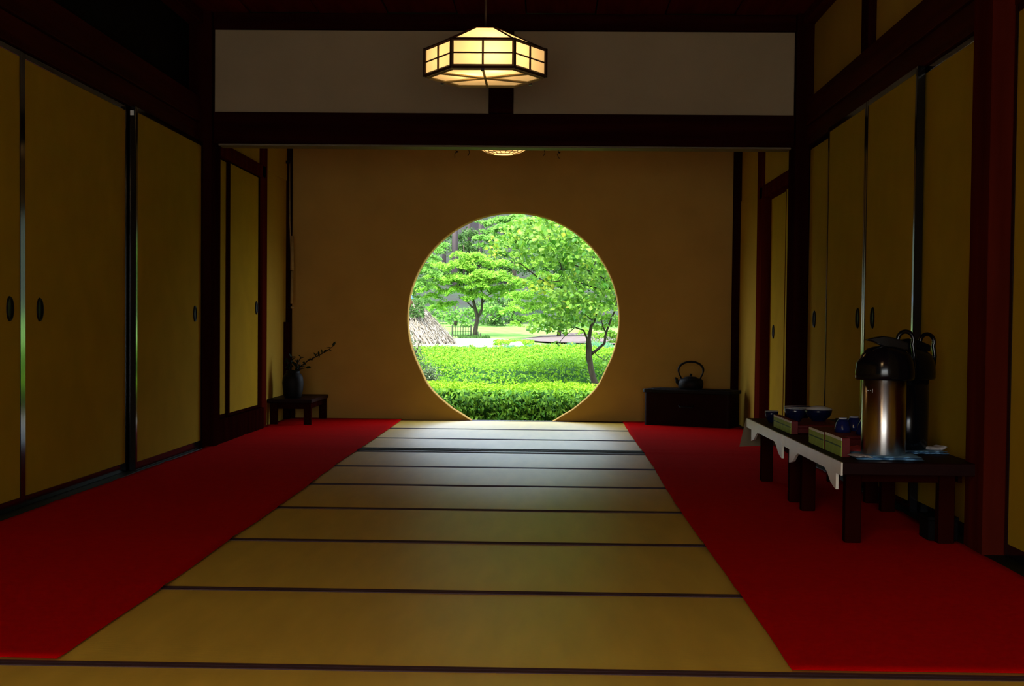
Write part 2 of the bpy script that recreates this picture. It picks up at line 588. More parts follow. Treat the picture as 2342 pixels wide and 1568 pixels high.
def ring(rad, zfloor_hw, y, n=96):
    """opening outline from the right foot over the top to the left foot"""
    low = [(.335, 0), (.350, .007), (.372, .020), (.400, .040), (.445, .067), (.497, .098), (.550, .140), (.606, .188), (.659, .240), (.692, .28), (.718, .32), (.738, .36), (.757, .40)]
    d = rad-R
    a0 = math.asin((.44-CZ)/rad)
    right = [(CX+h+d*.8, z-d*.4 if z > .03 else z) for h, z in low]
    arc = [(CX+rad*math.cos(a0+(PI-2*a0)*k/n), CZ+rad*math.sin(a0+(PI-2*a0)*k/n)) for k in range(n+1)]
    left = [(2*CX-x, z) for x, z in right][::-1]
    pts = right+arc+left
    return pts


bm = bmesh.new()
prof = [(0.0, .008), (.002, .004), (.004, .002), (.008, .0), (.13, .0)]
rings = [[bm.verts.new((x, T0+dy, z)) for x, z in ring(R+dr, .335+dr, 0)] for dy, dr in prof]
for a, b in zip(rings, rings[1:]):
    for i in range(len(a)-1): bm.faces.new((a[i], a[i+1], b[i+1], b[i]))
# flat wall around the opening
n = len(rings[0])
outer = []
for i, v in enumerate(rings[0]):
    x, z = v.co.x, v.co.z
    dx, dz = x-CX, z-CZ
    if i == 0: outer.append((1.72, 0)); continue
    if i == n-1: outer.append((-2.35, 0)); continue
    t = 1e9
    if dx > 1e-6: t = min(t, (1.72-CX)/dx)
    if dx < -1e-6: t = min(t, (-2.35-CX)/dx)
    if dz > 1e-6: t = min(t, (2.75-CZ)/dz)
    if dz < -1e-6: t = min(t, (-.001-CZ)/dz)
    outer.append((CX+dx*t, CZ+dz*t))
for side, yy in ((0, T0), (1, T1)):
    src = rings[0] if side == 0 else rings[-1]
    ov = [bm.verts.new((x, yy, z)) for x, z in outer]
    for i in range(n-1):
        try: bm.faces.new((src[i], ov[i], ov[i+1], src[i+1]))
        except ValueError: pass
        # square corners
        a, b = outer[i], outer[i+1]
        if abs(a[0]-b[0]) > 1e-6 and abs(a[1]-b[1]) > 1e-6 and 0 < i < n-2:
            cx = 1.72 if a[0] > CX else -2.35
            cz = 2.75 if a[1] > CZ else -.001
            bm.faces.new((ov[i], ov[i+1], bm.verts.new((cx, yy, cz))))
bmesh.ops.recalc_face_normals(bm, faces=bm.faces)
wb = obj('wall_back', bm, M['plaster'])
struct(wb, 'ochre plaster wall pierced by the big round window', 'wall')
for p in wb.data.polygons: p.use_smooth = False
# grey plaster lip outside the opening
bm = bmesh.new()
a = [bm.verts.new((x, T1+.001, z)) for x, z in ring(R+.014, .335, 0)]
b = [bm.verts.new((x, T1+.001, z)) for x, z in ring(R+.05, .385, 0)]
c = [bm.verts.new((x, T1+.025, z)) for x, z in ring(R+.05, .385, 0)]
d = [bm.verts.new((x, T1+.025, z)) for x, z in ring(R+.014, .335, 0)]
for p, q in ((a, b), (b, c), (c, d), (d, a)):
    for i in range(len(p)-1): bm.faces.new((p[i], p[i+1], q[i+1], q[i]))
bmesh.ops.recalc_face_normals(bm, faces=bm.faces)
struct(obj('window_1', bm, M['plaster_grey'], None, smooth=False), 'round plaster-rimmed opening looking out on the garden', 'window')


def wallbox(nm, x0, x1, y0, y1, z0, z1, m, label, cat='wall', parent=None, bevel=.003):
    o = box(nm, x0, x1, y0, y1, z0, z1, m, parent, bevel)
    if not parent: struct(o, label, cat)
    return o


# outer shells (behind the sliding doors), ceilings, front
wallbox('wall_left', -2.42, -2.30, -1.8, 11.45, -.05, 2.75, M['black'], 'dark wall behind the sliding doors opposite the tables')
wallbox('wall_right', 1.72, 1.84, -1.8, 11.45, -.05, 2.75, M['black'], 'dark wall behind the sliding doors beside the tables')
wallbox('wall_front_left', -2.42, -1.9, -1.9, -1.78, -.05, 2.75, M['plaster'], 'plaster wall beside the open front, behind the viewer')
wallbox('wall_front_right', 1.3, 1.84, -1.9, -1.78, -.05, 2.75, M['plaster'], 'plaster wall on the other side of the open front')
wallbox('wall_front_top', -1.9, 1.3, -1.9, -1.78, 1.7, 2.75, M['plaster'], 'plaster wall above the open front')
wallbox('ceiling_back_room', -2.42, 1.84, 8.80, 11.58, 2.75, 2.82, M['ceil'], 'dark ceiling over the round-window room', 'ceiling')
ce = thing('ceiling', 'dark ceiling of wide boards over the front room', 'ceiling')
struct(ce, 'dark ceiling of wide boards over the front room', 'ceiling')
xb = -2.30
k = 0
while xb < 1.72:
    x1 = min(xb+.43, 1.72)
    box('board', xb+.004, x1-.004, -1.8, 8.66, 2.722+(k % 2)*.006, 2.742+(k % 2)*.006, M['ceil'], ce, .003)
    xb = x1
    k += 1
box('roof_deck', -2.42, 1.84, -1.9, 8.8, 2.75, 2.82, M['black'], ce, 0)
# divider above the lintel
wallbox('wall_middle', -2.11, 1.515, 8.68, 8.78, 2.10, 2.63, M['plaster_grey'], 'pale grey-beige plaster band above the heavy lintel')
tr = wallbox('trim_2', -2.10, 1.53, YD, YD+.15, 1.912, 2.108, M['beamwood'], 'heavy dark wooden lintel spanning between the two rooms', 'beam')
o = box('track', -2.07, 1.50, YD+.01, YD+.15, 1.900, 1.912, M['track'])
o.parent = tr
o.location = (o.location.x-tr.location.x, o.location.y-tr.location.y, o.location.z-tr.location.z)
wallbox('trim_3', -2.2, 1.6, YD-.01, YD+.14, 2.62, 2.72, M['beamwood'], 'dark wooden beam where the pale plaster band meets the ceiling', 'beam')
wallbox('trim_4', -.378, -.224, YD-.02, YD+.10, 2.108, 2.62, M['beamwood'], 'short square dark post on the lintel below the hexagonal lamp', 'post')
wallbox('trim_5', -2.24, -2.095, 8.60, 8.84, 0, 2.72, M['darkwood'], 'tall dark post where the lintel meets the wall with the flower stand', 'post')
wallbox('trim_6', 1.515, 1.66, 8.60, 8.84, 0, 2.72, M['darkwood'], 'tall dark post where the lintel ends near the serving tables', 'post')
# left wall timber above the doors
wallbox('trim_7', -2.26, -2.175, -1.7, 8.60, 1.915, 2.03, M['wallbeam'], 'dark lower door-head beam along the wall with the paired pulls', 'beam')
wallbox('trim_8', -2.26, -2.165, -1.7, 8.60, 2.036, 2.19, M['wallbeam'], 'dark upper door-head beam along the wall with the paired pulls', 'beam')
wallbox('wall_left_upper', -2.30, -2.24, -1.7, 8.60, 2.19, 2.72, M['black'], 'almost black boarded transom above the doors opposite the tables')
wallbox('trim_9', -2.26, -2.15, -1.7, 8.60, 2.64, 2.72, M['wallbeam'], 'dark ceiling rail over the black transom', 'beam')
# right wall
wallbox('trim_10', 1.585, 1.70, 5.10, 8.60, 1.915, 2.03, M['wallbeam'], 'dark lower door-head beam above the serving tables', 'beam')
wallbox('trim_11', 1.575, 1.70, 5.10, 8.60, 2.036, 2.19, M['wallbeam'], 'dark upper door-head beam above the serving tables', 'beam')
wallbox('wall_right_upper', 1.62, 1.70, -1.7, 8.60, 2.19, 2.70, M['plaster_green'], 'ochre plaster panel band above the doors beside the tables')
wallbox('trim_12', 1.58, 1.66, 6.98, 7.14, 2.19, 2.70, M['darkwood'], 'short dark stud in the plaster band above the serving tables', 'post')
wallbox('trim_13', 1.55, 1.70, -1.7, 8.60, 2.655, 2.72, M['wallbeam'], 'dark ceiling rail above the ochre plaster band', 'beam')
po = wallbox('trim_14', 1.527, 1.66, 4.86, 5.075, 0, 2.72, M['redwood'], 'tall red-brown post in front of the serving tables with a scuffed foot', 'post')
wallbox('trim_15', 1.60, 1.70, -1.7, 4.86, 1.915, 2.19, M['wallbeam'], 'dark door-head beam nearer than the red-brown post', 'beam')
# back-room side walls (left)
wallbox('wall_left_back', -2.30, -2.14, 8.84, 11.45, 1.955, 2.75, M['plaster_green'], 'ochre plaster above the doors by the flower stand')
wallbox('wall_left_corner', -2.30, -2.145, 10.42, 11.45, 0, 1.955, M['plaster_green'], 'narrow plaster pier between door and corner behind the flower stand')
wallbox('trim_16', -2.30, -2.115, 8.84, 10.36, 1.870, 1.957, M['redwood'], 'red-brown door head by the flower stand', 'beam')
wallbox('trim_17', -2.30, -2.115, 10.25, 10.42, 0, 2.75, M['redwood'], 'slim red-brown door post beside the flower stand', 'post')
wallbox('trim_18', -2.30, -2.10, 8.84, 10.25, 0, .165, M['darkwood'], 'dark raised step board below the doors by the flower stand', 'baseboard')
wallbox('trim_19', -2.24, -2.114, 11.33, 11.449, 0, 2.75, M['darkwood'], 'dark corner post behind the flower stand', 'post')
wallbox('trim_20', -2.20, -2.10, 11.24, 11.33, 0, .80, M['darkwood'], 'low dark jamb board against the corner post behind the flower stand', 'post')
# back-room side walls (right)
wallbox('wall_right_back', 1.575, 1.72, 8.84, 11.45, 1.82, 2.75, M['plaster_green'], 'ochre plaster above the narrow doors behind the brazier')
wallbox('wall_right_corner', 1.57, 1.72, 10.40, 11.45, 0, 1.82, M['plaster_green'], 'ochre plaster pier behind the brazier chest')
wallbox('trim_21', 1.555, 1.72, 8.84, 10.30, 1.735, 1.822, M['redwood'], 'red-brown door head beyond the serving tables', 'beam')
wallbox('trim_22', 1.555, 1.72, 10.17, 10.40, 0, 2.75, M['redwood'], 'slim red-brown door post beyond the serving tables', 'post')
wallbox('trim_23', 1.513, 1.60, 11.38, 11.449, 0, 2.75, M['darkwood'], 'dark corner post behind the brazier chest', 'post')
# sills
wallbox('trim_24', -2.26, -2.13, -1.7, 8.60, -.04, .012, M['sill'], 'worn grey-green sill under the doors opposite the tables', 'sill')
wallbox('trim_25', 1.53, 1.70, 5.08, 8.60, -.04, .012, M['sill'], 'dark sill under the doors behind the serving tables', 'sill')
wallbox('trim_26', 1.53, 1.70, -1.7, 4.86, -.04, .012, M['sill'], 'dark sill under the near door beyond the red-brown post', 'sill')
wallbox('trim_27', 1.53, 1.72, 8.84, 10.17, -.04, .06, M['darkwood'], 'dark sill under the narrow doors beyond the serving tables', 'sill')


DN = [0]


def fusuma(X, side, y0, y1, z0, z1, pulls, label, st=.030, frame='lacquer', bot=.045, top=.028, cat='door'):
    """sliding paper door: X = face plane, side=+1 faces +X; parts: paper_panel, stiles, rails, pull"""
    DN[0] += 1
    t = thing('door_%d' % DN[0], label, cat, (X, (y0+y1)/2, z0), 0, None, 'structure')
    h, L = z1-z0, (y1-y0)/2
    a, b = (-.030, -.003) if side > 0 else (.003, .030)
    box('paper_panel', a, b, -L+st, L-st, bot, h-top, M['fusuma'], t, 0)
    a, b = (-.034, 0) if side > 0 else (0, .034)
    for s in (-1, 1):
        box('stile', a, b, s*L, s*(L-st), 0, h, M[frame], t, .002)
    box('bottom_rail', a, b, -L+st, L-st, 0, bot, M[frame], t, .002)
    box('top_rail', a, b, -L+st, L-st, h-top, h, M[frame], t, .002)
    for py, pz, ry, rz_ in pulls:
        bm = bmesh.new()
        s = side
        prof = [(0, .0005), (.70, .0005), (.78, .002), (.82, .005), (.92, .006), (1.0, .0), (1.0, -.006)]
        rg = []
        for r, dx in prof:
            if r == 0: rg.append([bm.verts.new((s*dx, 0, 0))]); continue
            rg.append([bm.verts.new((s*dx, ry*r*math.cos(2*PI*k/28), rz_*r*math.sin(2*PI*k/28))) for k in range(28)])
        for A, B in zip(rg, rg[1:]):
            for k in range(28):
                k2 = (k+1) % 28
                bm.faces.new((A[0], B[k], B[k2]) if len(A) == 1 else (A[k], B[k], B[k2], A[k2]))
        bmesh.ops.recalc_face_normals(bm, faces=bm.faces)
        o = obj('door_pull', bm, M['iron'], t, smooth=True, loc=(-.002*s if s > 0 else .002, py-(y0+y1)/2, pz-z0))
    return t


Z1 = 1.893
HL = 'ochre paper sliding door '
fusuma(XL, 1, 3.10, 4.42, .012, Z1+.02, [], HL+'at the very edge of view opposite the tables')
fusuma(XL, 1, 4.40, 5.745, .012, Z1+.02, [(5.605, .843, .036, .052)], HL+'cut off by the frame edge, pull beside the green-glinting meeting stiles')
fusuma(XL-.002, 1, 5.747, 7.19, .012, Z1+.02, [(5.945, .843, .036, .052)], HL+'between the green-glinting stiles and the next black upright, opposite the tables')
d3 = fusuma(XL+.04, 1, 7.20, 8.60, .012, Z1+.02, [(8.42, .845, .034, .050)], HL+'next to the tall lintel post on the flower-stand side')
box('paper_tag', -.0305, -.012, -.7025, -.7005, 1.855, 1.880, M['whitepaper'], d3, 0)
# right wall, four doors
fusuma(XR, -1, 7.74, 8.60, .012, Z1+.02, [(8.36, .848, .036, .052)], HL+'farthest one behind the tables, next to the lintel post')
fusuma(XR-.04, -1, 6.905, 7.83, .012, Z1+.02, [(7.02, .848, .036, .052)], HL+'with a pull just beyond the thin black meeting stile behind the airpot')
fusuma(XR-.04, -1, 5.96, 6.90, .012, Z1+.02, [(6.70, .848, .036, .052)], HL+'directly behind the steel airpot, nearer of the middle pair')
fusuma(XR, -1, 5.08, 6.05, .012, Z1+.02, [], HL+'between the wide black upright and the red-brown post')
fusuma(XR-.0, -1, 3.4, 4.85, .012, Z1+.02, [], HL+'nearest on the tables side, beyond the red-brown post at the frame edge')
fusuma(XR-.0, -1, 1.9, 3.38, .012, Z1+.02, [], HL+'out of sight beside the viewer on the tables side')
fusuma(XL, 1, 1.7, 3.08, .012, Z1+.02, [], HL+'out of sight beside the viewer opposite the tables')
# back room, left
fusuma(-2.15, 1, 8.85, 9.40, .165, 1.872, [], HL+'narrow visible leaf just past the lintel post, flower-stand side', st=.03, frame='darkwood', bot=.02, top=.012)
fusuma(-2.135, 1, 9.24, 10.25, .165, 1.872, [(10.14, .902, .036, .05)], HL+'wide leaf with a pull, in the back room near the flower stand', st=.05, frame='darkwood', bot=.02, top=.012)
# back room, right
fusuma(1.62, -1, 9.40, 10.17, .06, 1.737, [(9.98, .765, .036, .05)], HL+'narrow leaf with a small pull, glimpsed beyond the serving tables', st=.012, frame='redwood', bot=.02, top=.012)
fusuma(1.60, -1, 8.84, 9.42, .06, 1.737, [], HL+'nearer narrow leaf without pull, glimpsed beyond the serving tables', st=.012, frame='redwood', bot=.02, top=.012)

# ------------------------------------------------------------------ lamps
def hex_lamp():
    cx, cy, zb, zt, ztop = -.320, 6.90, 2.028, 2.156, 2.248
    Rr, rt_ = .298, .088
    t = thing('pendant_lamp', 'lit hexagonal paper pendant lamp with dark wooden lattice frame', 'lamp', (cx, cy, zb))
    H = zt-zb

    def hp(r, k, z): a = PI/3*k; return Vector((r*math.cos(a), r*math.sin(a), z))
    fr = .0098

    def bar(nm, p, q, wd, m, parent=t):
        bm = bmesh.new()
        add_tube(bm, [p, q], wd, 4)
        return obj(nm, bm, m, parent)
    for k in range(6):
        a0, a1 = hp(Rr, k, 0), hp(Rr, k+1, 0)
        b0, b1 = hp(Rr, k, H), hp(Rr, k+1, H)
        inn = .985
        # side paper
        bm = bmesh.new()
        q = [bm.verts.new(Vector((v.x*inn, v.y*inn, v.z))) for v in (a0, a1, b1, b0)]
        bm.faces.new(q)
        sp = obj('side_paper', bm, M['lamppaper'], t)
        m0, m1 = (a0+a1)/2, (b0+b1)/2
        bar('lattice_bar', m0, m1, .0052, M['lampframe'])
        bar('lattice_bar', (a0+b0)/2, (a1+b1)/2, .0042, M['lampframe'])
        bar('corner_post', a0-Vector((0, 0, .008)), b0+Vector((0, 0, .006)), fr, M['lampframe'])
        bar('lower_rim', a0, a1, fr, M['lampframe'])
        bar('upper_rim', b0, b1, fr*.8, M['lampframe'])
        # roof
        c0, c1 = hp(rt_, k, ztop-zb), hp(rt_, k+1, ztop-zb)
        bm = bmesh.new()
        bm.faces.new([bm.verts.new(v*1.0) for v in (b0*.99+Vector((0, 0, .002)), b1*.99+Vector((0, 0, .002)), c1, c0)])
        obj('roof_paper', bm, M['lamppaper'], t)
        bar('roof_rib', b0, c0, .0055, M['lampframe'])
        bar('top_rim', c0, c1, .005, M['lampframe'])
        # bottom
        bm = bmesh.new()
        z = -.004
        e0, e1 = hp(Rr*.985, k, z), hp(Rr*.985, k+1, z)
        bm.faces.new([bm.verts.new(v) for v in (Vector((0, 0, z)), e1, e0)])
        obj('bottom_paper', bm, M['lamppaper'], t)
        bar('bottom_rim', hp(Rr*.955, k, -.010), hp(Rr*.955, k+1, -.010), .0075, M['lampframe2'])
    for k in range(3):
        a = PI/3*k+PI/6
        r = Rr*.84
        bar('bottom_bar', (-r*math.cos(a), -r*math.sin(a), -.012), (r*math.cos(a), r*math.sin(a), -.012), .0062, M['lampframe2'])
    for k in (3.5+1, 2.5, .5):
        a = PI/3*k
        bm = bmesh.new()
        add_box(bm, Rr*.86*math.cos(a)-.008, Rr*.86*math.cos(a)+.008, Rr*.86*math.sin(a)-.008, Rr*.86*math.sin(a)+.008, -.024, -.010)
        obj('latch', bm, M['lampframe'], t)
    tube('lamp_cord', [(0, 0, ztop-zb), (0, 0, 2.72-zb)], .006, M['cord'], t)
    lathe('cord_cap', [(0, .012), (.04, .010), (.05, 0), (0, 0)], M['lampframe'], t).location = (0, 0, ztop-zb)
    for i, (x, y) in enumerate(((.05, -.15), (-.07, -.03))):
        d = bpy.data.lights.new('lamp_bulb', 'POINT')
        d.energy = 1.9
        d.color = (1, .62, .26)
        d.shadow_soft_size = .035
        o = bpy.data.objects.new('lamp_bulb', d)
        C.objects.link(o)
        o.parent = t
        o.location = (x, y, H*.55)


hex_lamp()


def added_front_lamp():
    """added, unseen copy of the lamp above the frame, lighting the near floor; open underneath"""
    src = [o for o in S.objects if o.name == 'pendant_lamp'][0]
    c = src.copy()
    C.objects.link(c)
    for ch in [o for o in S.objects if o.parent == src]:
        if ch.name.startswith(('bottom_paper', 'latch', 'lamp_bulb')): continue
        k = ch.copy()
        C.objects.link(k)
        k.parent = c
    c.location = (-.30, FLY, 2.028)
    c['label'] = 'added unseen open-bottomed hexagonal paper lamp brightening the near part of the room, above the frame'
    d = bpy.data.lights.new('lamp_bulb', 'POINT')  # unseen bulb added to brighten the near floor and steel airpot
    d.energy = FLE
    d.color = (1, .66, .32)
    d.shadow_soft_size = .10
    o = bpy.data.objects.new('lamp_bulb', d)
    C.objects.link(o)
    o.parent = c
    o.location = (0, 0, .0)


added_front_lamp()



def round_lamp():
    t = thing('pendant_lamp', 'round ribbed paper lamp glimpsed under the lintel in the round-window room', 'lamp', (-.33, 10.1, 2.03))
    P = [(0, 0), (.075, .002), (.125, .014), (.165, .036), (.20, .07), (.215, .12), (.19, .17), (.10, .20)]
    seg = 18
    for k in range(seg):
        bm = bmesh.new()
        a0, a1 = 2*PI*k/seg, 2*PI*(k+1)/seg
        rows = [[bm.verts.new((r*math.cos(a), r*math.sin(a), z)) for a in (a0, a1)] for r, z in P[1:]]
        for p, q in zip(rows, rows[1:]): bm.faces.new((p[0], p[1], q[1], q[0]))
        c = bm.verts.new((0, 0, 0))
        bm.faces.new((c, rows[0][1], rows[0][0]))
        obj('paper_panel', bm, M['lamppaper2'], t)
        tube('rib', [((r+.002)*math.cos(a0), (r+.002)*math.sin(a0), z-.002) for r, z in P[1:]], .0028, M['lampframe2'], t, 5)
    for r, z in ((.075, .002), (.125, .014)):
        tube('hoop', [(r*math.cos(2*PI*k/36), r*math.sin(2*PI*k/36), z-.002) for k in range(37)], .0028, M['lampframe2'], t, 5)
    tube('lamp_cord', [(0, 0, .20), (0, 0, .72)], .006, M['cord'], t)
    d = bpy.data.lights.new('lamp_bulb', 'POINT')
    d.energy = 2.2
    d.color = (1, .60, .26)
    d.shadow_soft_size = .04
    o = bpy.data.objects.new('lamp_bulb', d)
    C.objects.link(o)
    o.parent = t
    o.location = (0, 0, .10)


round_lamp()
# wire hooks under the lintel
for i, (x, ln, big, lb) in enumerate(((-.590, .052, 1, 'thin wire hook with a knot, first one hanging under the lintel'), (-.508, .040, 0, 'plain straight wire hook, second one under the lintel'),
                                  (-.030, .036, 0, 'short bent wire hook just past the round lamp under the lintel'), (.058, .052, 1, 'thin wire hook with a knot, last one hanging under the lintel'))):
    t = thing('wire_hook', lb, 'hook', (x, 8.80, 1.90), 0, 'wire hooks under the lintel')
    tube('wire', [(0, 0, 0), (.004, 0, -.012), (-.006 if big else .004, 0, -ln*.5), (-.005 if i < 3 else .008, 0, -ln)], .0022, M['cord'], t, 5)
    if big: lathe('knot', [(0, -.010), (.006, -.006), (.007, 0), (0, .004)], M['cord'], t, 10).location = (.008, 0, -.010)

# hanging cord against the corner post
t = thing('hanging_bamboo_rod', 'slender pale bamboo rod hanging on a cord against the corner post', 'rod', (-2.105, 11.26, 0))
tube('cord', [(0, 0, 2.10), (.006, -.01, 1.6), (.018, -.01, 1.24)], .004, M['palecord'], t, 6)
tube('cord', [(-.004, 0, 2.10), (-.002, -.01, 1.4), (.004, -.01, .93)], .003, M['cord'], t, 6)
tube('rod', [(.024, -.015, 1.50), (.026, -.015, 1.22)], .014, M['palecord'], t, 10)
tube('lower_rod', [(.026, -.015, 1.215), (.024, -.015, .95)], .010, M['palecord'], t, 10)
tube('ring', [(.002+.014*math.cos(2*PI*k/16), -.015, .925+.014*math.sin(2*PI*k/16)) for k in range(17)], .004, M['iron'], t, 6)
lathe('toggle', [(0, -.012), (.014, -.008), (.014, .006), (0, .010)], M['palecord'], t, 12).location = (.030, -.015, .92)
box('peg', -.03, .004, -.008, .008, 2.085, 2.11, M['iron'], t)

# ------------------------------------------------------------------ flower stand and vase
t = thing('flower_stand', 'low dark wooden stand under the vase in the far corner', 'stand', (-1.97, 11.0, .006))
box('top', -.18, .17, -.42, .40, .172, .200, M['tablewood'], t, .004)
for sx in (-1, 1):
    for sy in (-1, 1):
        box('leg', sx*.13-.028, sx*.13+.028, sy*.36-.02, sy*.36+.02, 0, .172, M['tableleg'], t, .003)
for sx in (-1, 1): box('apron', sx*.13-.012, sx*.13+.012, -.34, .34, .125, .172, M['darkwood'], t)
for sy in (-1, 1): box('apron', -.10, .10, sy*.36-.01, sy*.36+.01, .125, .172, M['darkwood'], t)
t = thing('vase', 'black bulbous vase holding leafy branches on the low stand', 'vase', (-1.985, 10.80, .206))
lathe('body', [(0, 0), (.055, 0), (.066, .01), (.078, .06), (.083, .12), (.078, .165), (.060, .192), (.052, .198), (.056, .212), (.050, .214), (.045, .198), (0, .19)], M['iron'], t)
br = thing('branch_arrangement', 'dark leafy branches fanning out of the black vase', 'branches', (-1.985, 10.80, .40))
stems = [[(0, 0, -.15), (.03, 0, 0), (.06, -.01, .055), (.13, -.01, .105), (.20, 0, .14), (.27, .0, .18), (.315, 0, .215)],
         [(0, 0, -.15), (-.01, 0, 0), (-.02, 0, .06), (-.01, .02, .13)],
         [(0, 0, -.15), (.02, .01, .0), (.03, .01, .07), (.06, .02, .13)],
         [(0, 0, -.15), (.01, -.01, 0), (.05, -.02, .03), (.11, -.02, .045)],
         [(0, 0, -.15), (-.02, 0, 0), (-.04, .02, .05), (-.05, .02, .10)]]
lm = bmesh.new()
vs = [lm.verts.new(p) for p in ((0, 0, 0), (.011, .014, .002), (.010, .030, 0), (0, .044, -.003), (-.010, .030, 0), (-.011, .014, .002))]
lm.faces.new((vs[0], vs[1], vs[2], vs[3]))
lm.faces.new((vs[0], vs[3], vs[4], vs[5]))
leafme = None
for si, st in enumerate(stems):
    tube('stem', st, [.004]*(len(st)-1)+[.002], M['cord'], br, 6)
    L = [Vector(p) for p in st[1:]]
    nl = 26 if si == 0 else (15 if si < 3 else 9)
    for j in range(nl):
        f = (j+.5)/nl*(len(L)-1)
        if si == 0 and f > 3.6 and random.random() < .6 and j < nl-2: continue
        p = L[int(f)].lerp(L[min(int(f)+1, len(L)-1)], f-int(f))
        if leafme is None:
            o = obj('leaf', lm, M['leafdark'], br)
            leafme = o.data
            a = leafme.attributes.new('rnd', 'FLOAT', 'POINT')
            a.data.foreach_set('value', [.5]*len(leafme.vertices))
        else:
            o = bpy.data.objects.new('leaf', leafme)
            C.objects.link(o)
            o.parent = br
        o.location = p
        d = Vector((random.uniform(-1, 1)+(.5 if si == 0 else 0), random.uniform(-.5, .5), random.uniform(-.6, 1)))
        if si == 0 and j == nl-1: d = Vector((.5, 0, 1))
        q = d.to_track_quat('Y', 'Z')
        o.rotation_euler = (q @ Vector((0, 1, 0)).rotation_difference(Vector((0, 1, 0)))).to_euler()
        o.rotation_euler.rotate_axis('Y', random.uniform(-1, 1))
        sc = random.uniform(.7, 1.1)
        o.scale = (sc, sc, sc)

# ------------------------------------------------------------------ brazier chest and kettle
t = thing('brazier_chest', 'black wooden brazier chest standing against the round-window wall', 'chest', (1.155, 11.02, .008), math.radians(-24))


def rrect(hx, hy, r, n=5):
    pts = []
    for cx, cy, a0 in ((hx-r, hy-r, 0), (-hx+r, hy-r, PI/2), (-hx+r, -hy+r, PI), (hx-r, -hy+r, 1.5*PI)):
        for k in range(n+1):
            a = a0+PI/2*k/n
            pts.append((cx+r*math.cos(a), cy+r*math.sin(a)))
    return pts


prism('body', rrect(.355, .135, .03), 'Z', 0, .262, M['tablewood'], t, .002)
prism('rim', rrect(.368, .148, .035), 'Z', .262, .290, M['iron'], t, .003)
prism('lid_board', rrect(.30, .10, .02), 'Z', .290, .296, M['iron'], t, .002)
for sx in (-1, 1): box('foot', sx*.30-.03, sx*.30+.03, -.12, .12, -.004, .003, M['iron'], t, 0)
bm = bmesh.new()
add_tube(bm, [(-.06, -.14, .17), (-.05, -.155, .155), (.05, -.155, .155), (.06, -.14, .17)], .006, 6)
obj('front_handle', bm, M['iron'], t, True)
t = thing('kettle', 'cast-iron kettle with tall arched handle resting on the brazier chest', 'kettle', (1.142, 11.0, .304))
lathe('body', [(0, 0), (.085, 0), (.098, .012), (.1, .045), (.097, .062), (.085, .078), (.06, .083), (0, .083)], M['iron'], t, 36)
lathe('lid', [(.055, .083), (.052, .090), (.03, .096), (0, .098)], M['iron'], t, 28)
lathe('lid_knob', [(0, .094), (.006, .096), (.007, .102), (.012, .108), (.010, .117), (0, .120)], M['iron'], t, 16)
tube('spout', [(-.085, 0, .040), (-.108, 0, .055), (-.112, 0, .075), (-.124, 0, .086)], [.020, .015, .012, .008], M['iron'], t, 10)
hpts = []
for k in range(25):
    a = -.18*PI+1.36*PI*k/24
    hpts.append((.098*math.cos(a)*1.0, 0, .148+.066*math.sin(a)*(1.0 if a > 0 and a < PI else 1.35)))
hpts = [(.073, 0, .078)]+hpts[1:-1]+[(-.073, 0, .078)]
tube('handle', hpts, [.006]*3+[.0085]*(len(hpts)-6)+[.006]*3, M['iron'], t, 10)

# ------------------------------------------------------------------ serving tables
TZ = .32


def low_table(y0, y1, label, legs, far_cloth=False):
    t = thing('low_table', label, 'table', (1.30, (y0+y1)/2, .012), 0, 'low serving tables end to end')
    L = (y1-y0)/2
    h = TZ-.012
    x0, x1 = 1.055-1.30, 1.545-1.30
    box('tabletop', x0+.004, x1, -L, L, h-.045, h, M['tablewood'], t, .003)
    box('sheen_strip', x0-.002, x0+.004, -L, L, h-.047, h-.001, M['edgesheen'], t, 0)
    for y in legs:
        yy = y-(y0+y1)/2
        for xa in (1.100-1.30, 1.44-1.30):
            box('leg', xa, xa+.058, yy-.026, yy+.026, 0, h-.045, M['tableleg'], t, .003)
    for y in legs:
        yy = y-(y0+y1)/2
        box('apron', x0+.10, x1-.10, yy-.012, yy+.012, h-.085, h-.045, M['tableleg'], t, .002)
    ya, yb = legs[0]-(y0+y1)/2, legs[1]-(y0+y1)/2
    for yy, s in ((ya, 1), (yb, -1)):
        # stepped bracket beside each leg, in the same painted sheen colour as the table edge
        poly = [(yy-s*.055, h-.047), (yy+s*.16, h-.047), (yy+s*.10, h-.064), (yy+s*.04, h-.092), (yy-s*.02, h-.104), (yy-s*.055, h-.108)]
        prism('bracket', poly, 'X', x0+.002, x0+.012, M['edgesheen'], t, 0)
    box('long_rail', x1-.03, x1-.015, ya, yb, h-.085, h-.045, M['darkwood'], t, .001)
    if far_cloth:
        bm = bmesh.new()
        a = [(x0-.004, L+.004, h-.002), (x0+.30, L+.004, h-.002), (x0+.24, L+.04, h-.14), (x0-.030, L+.05, h-.155)]
        q = [bm.verts.new(p) for p in a]+[bm.verts.new((p[0], p[1]+.004, p[2])) for p in a]
        for f in ((0, 1, 2, 3), (7, 6, 5, 4), (0, 4, 5, 1), (1, 5, 6, 2), (2, 6, 7, 3), (3, 7, 4, 0)): bm.faces.new([q[i] for i in f])
        obj('end_cloth', bm, M['goldenbrown'], t)
    return t


low_table(4.955, 6.205, 'dark low table carrying the steel airpot, near end beside the red-brown post', (5.115, 5.98))
low_table(6.215, 7.30, 'dark low table behind the airpot table carrying the navy bowls', (6.28, 7.10), True)


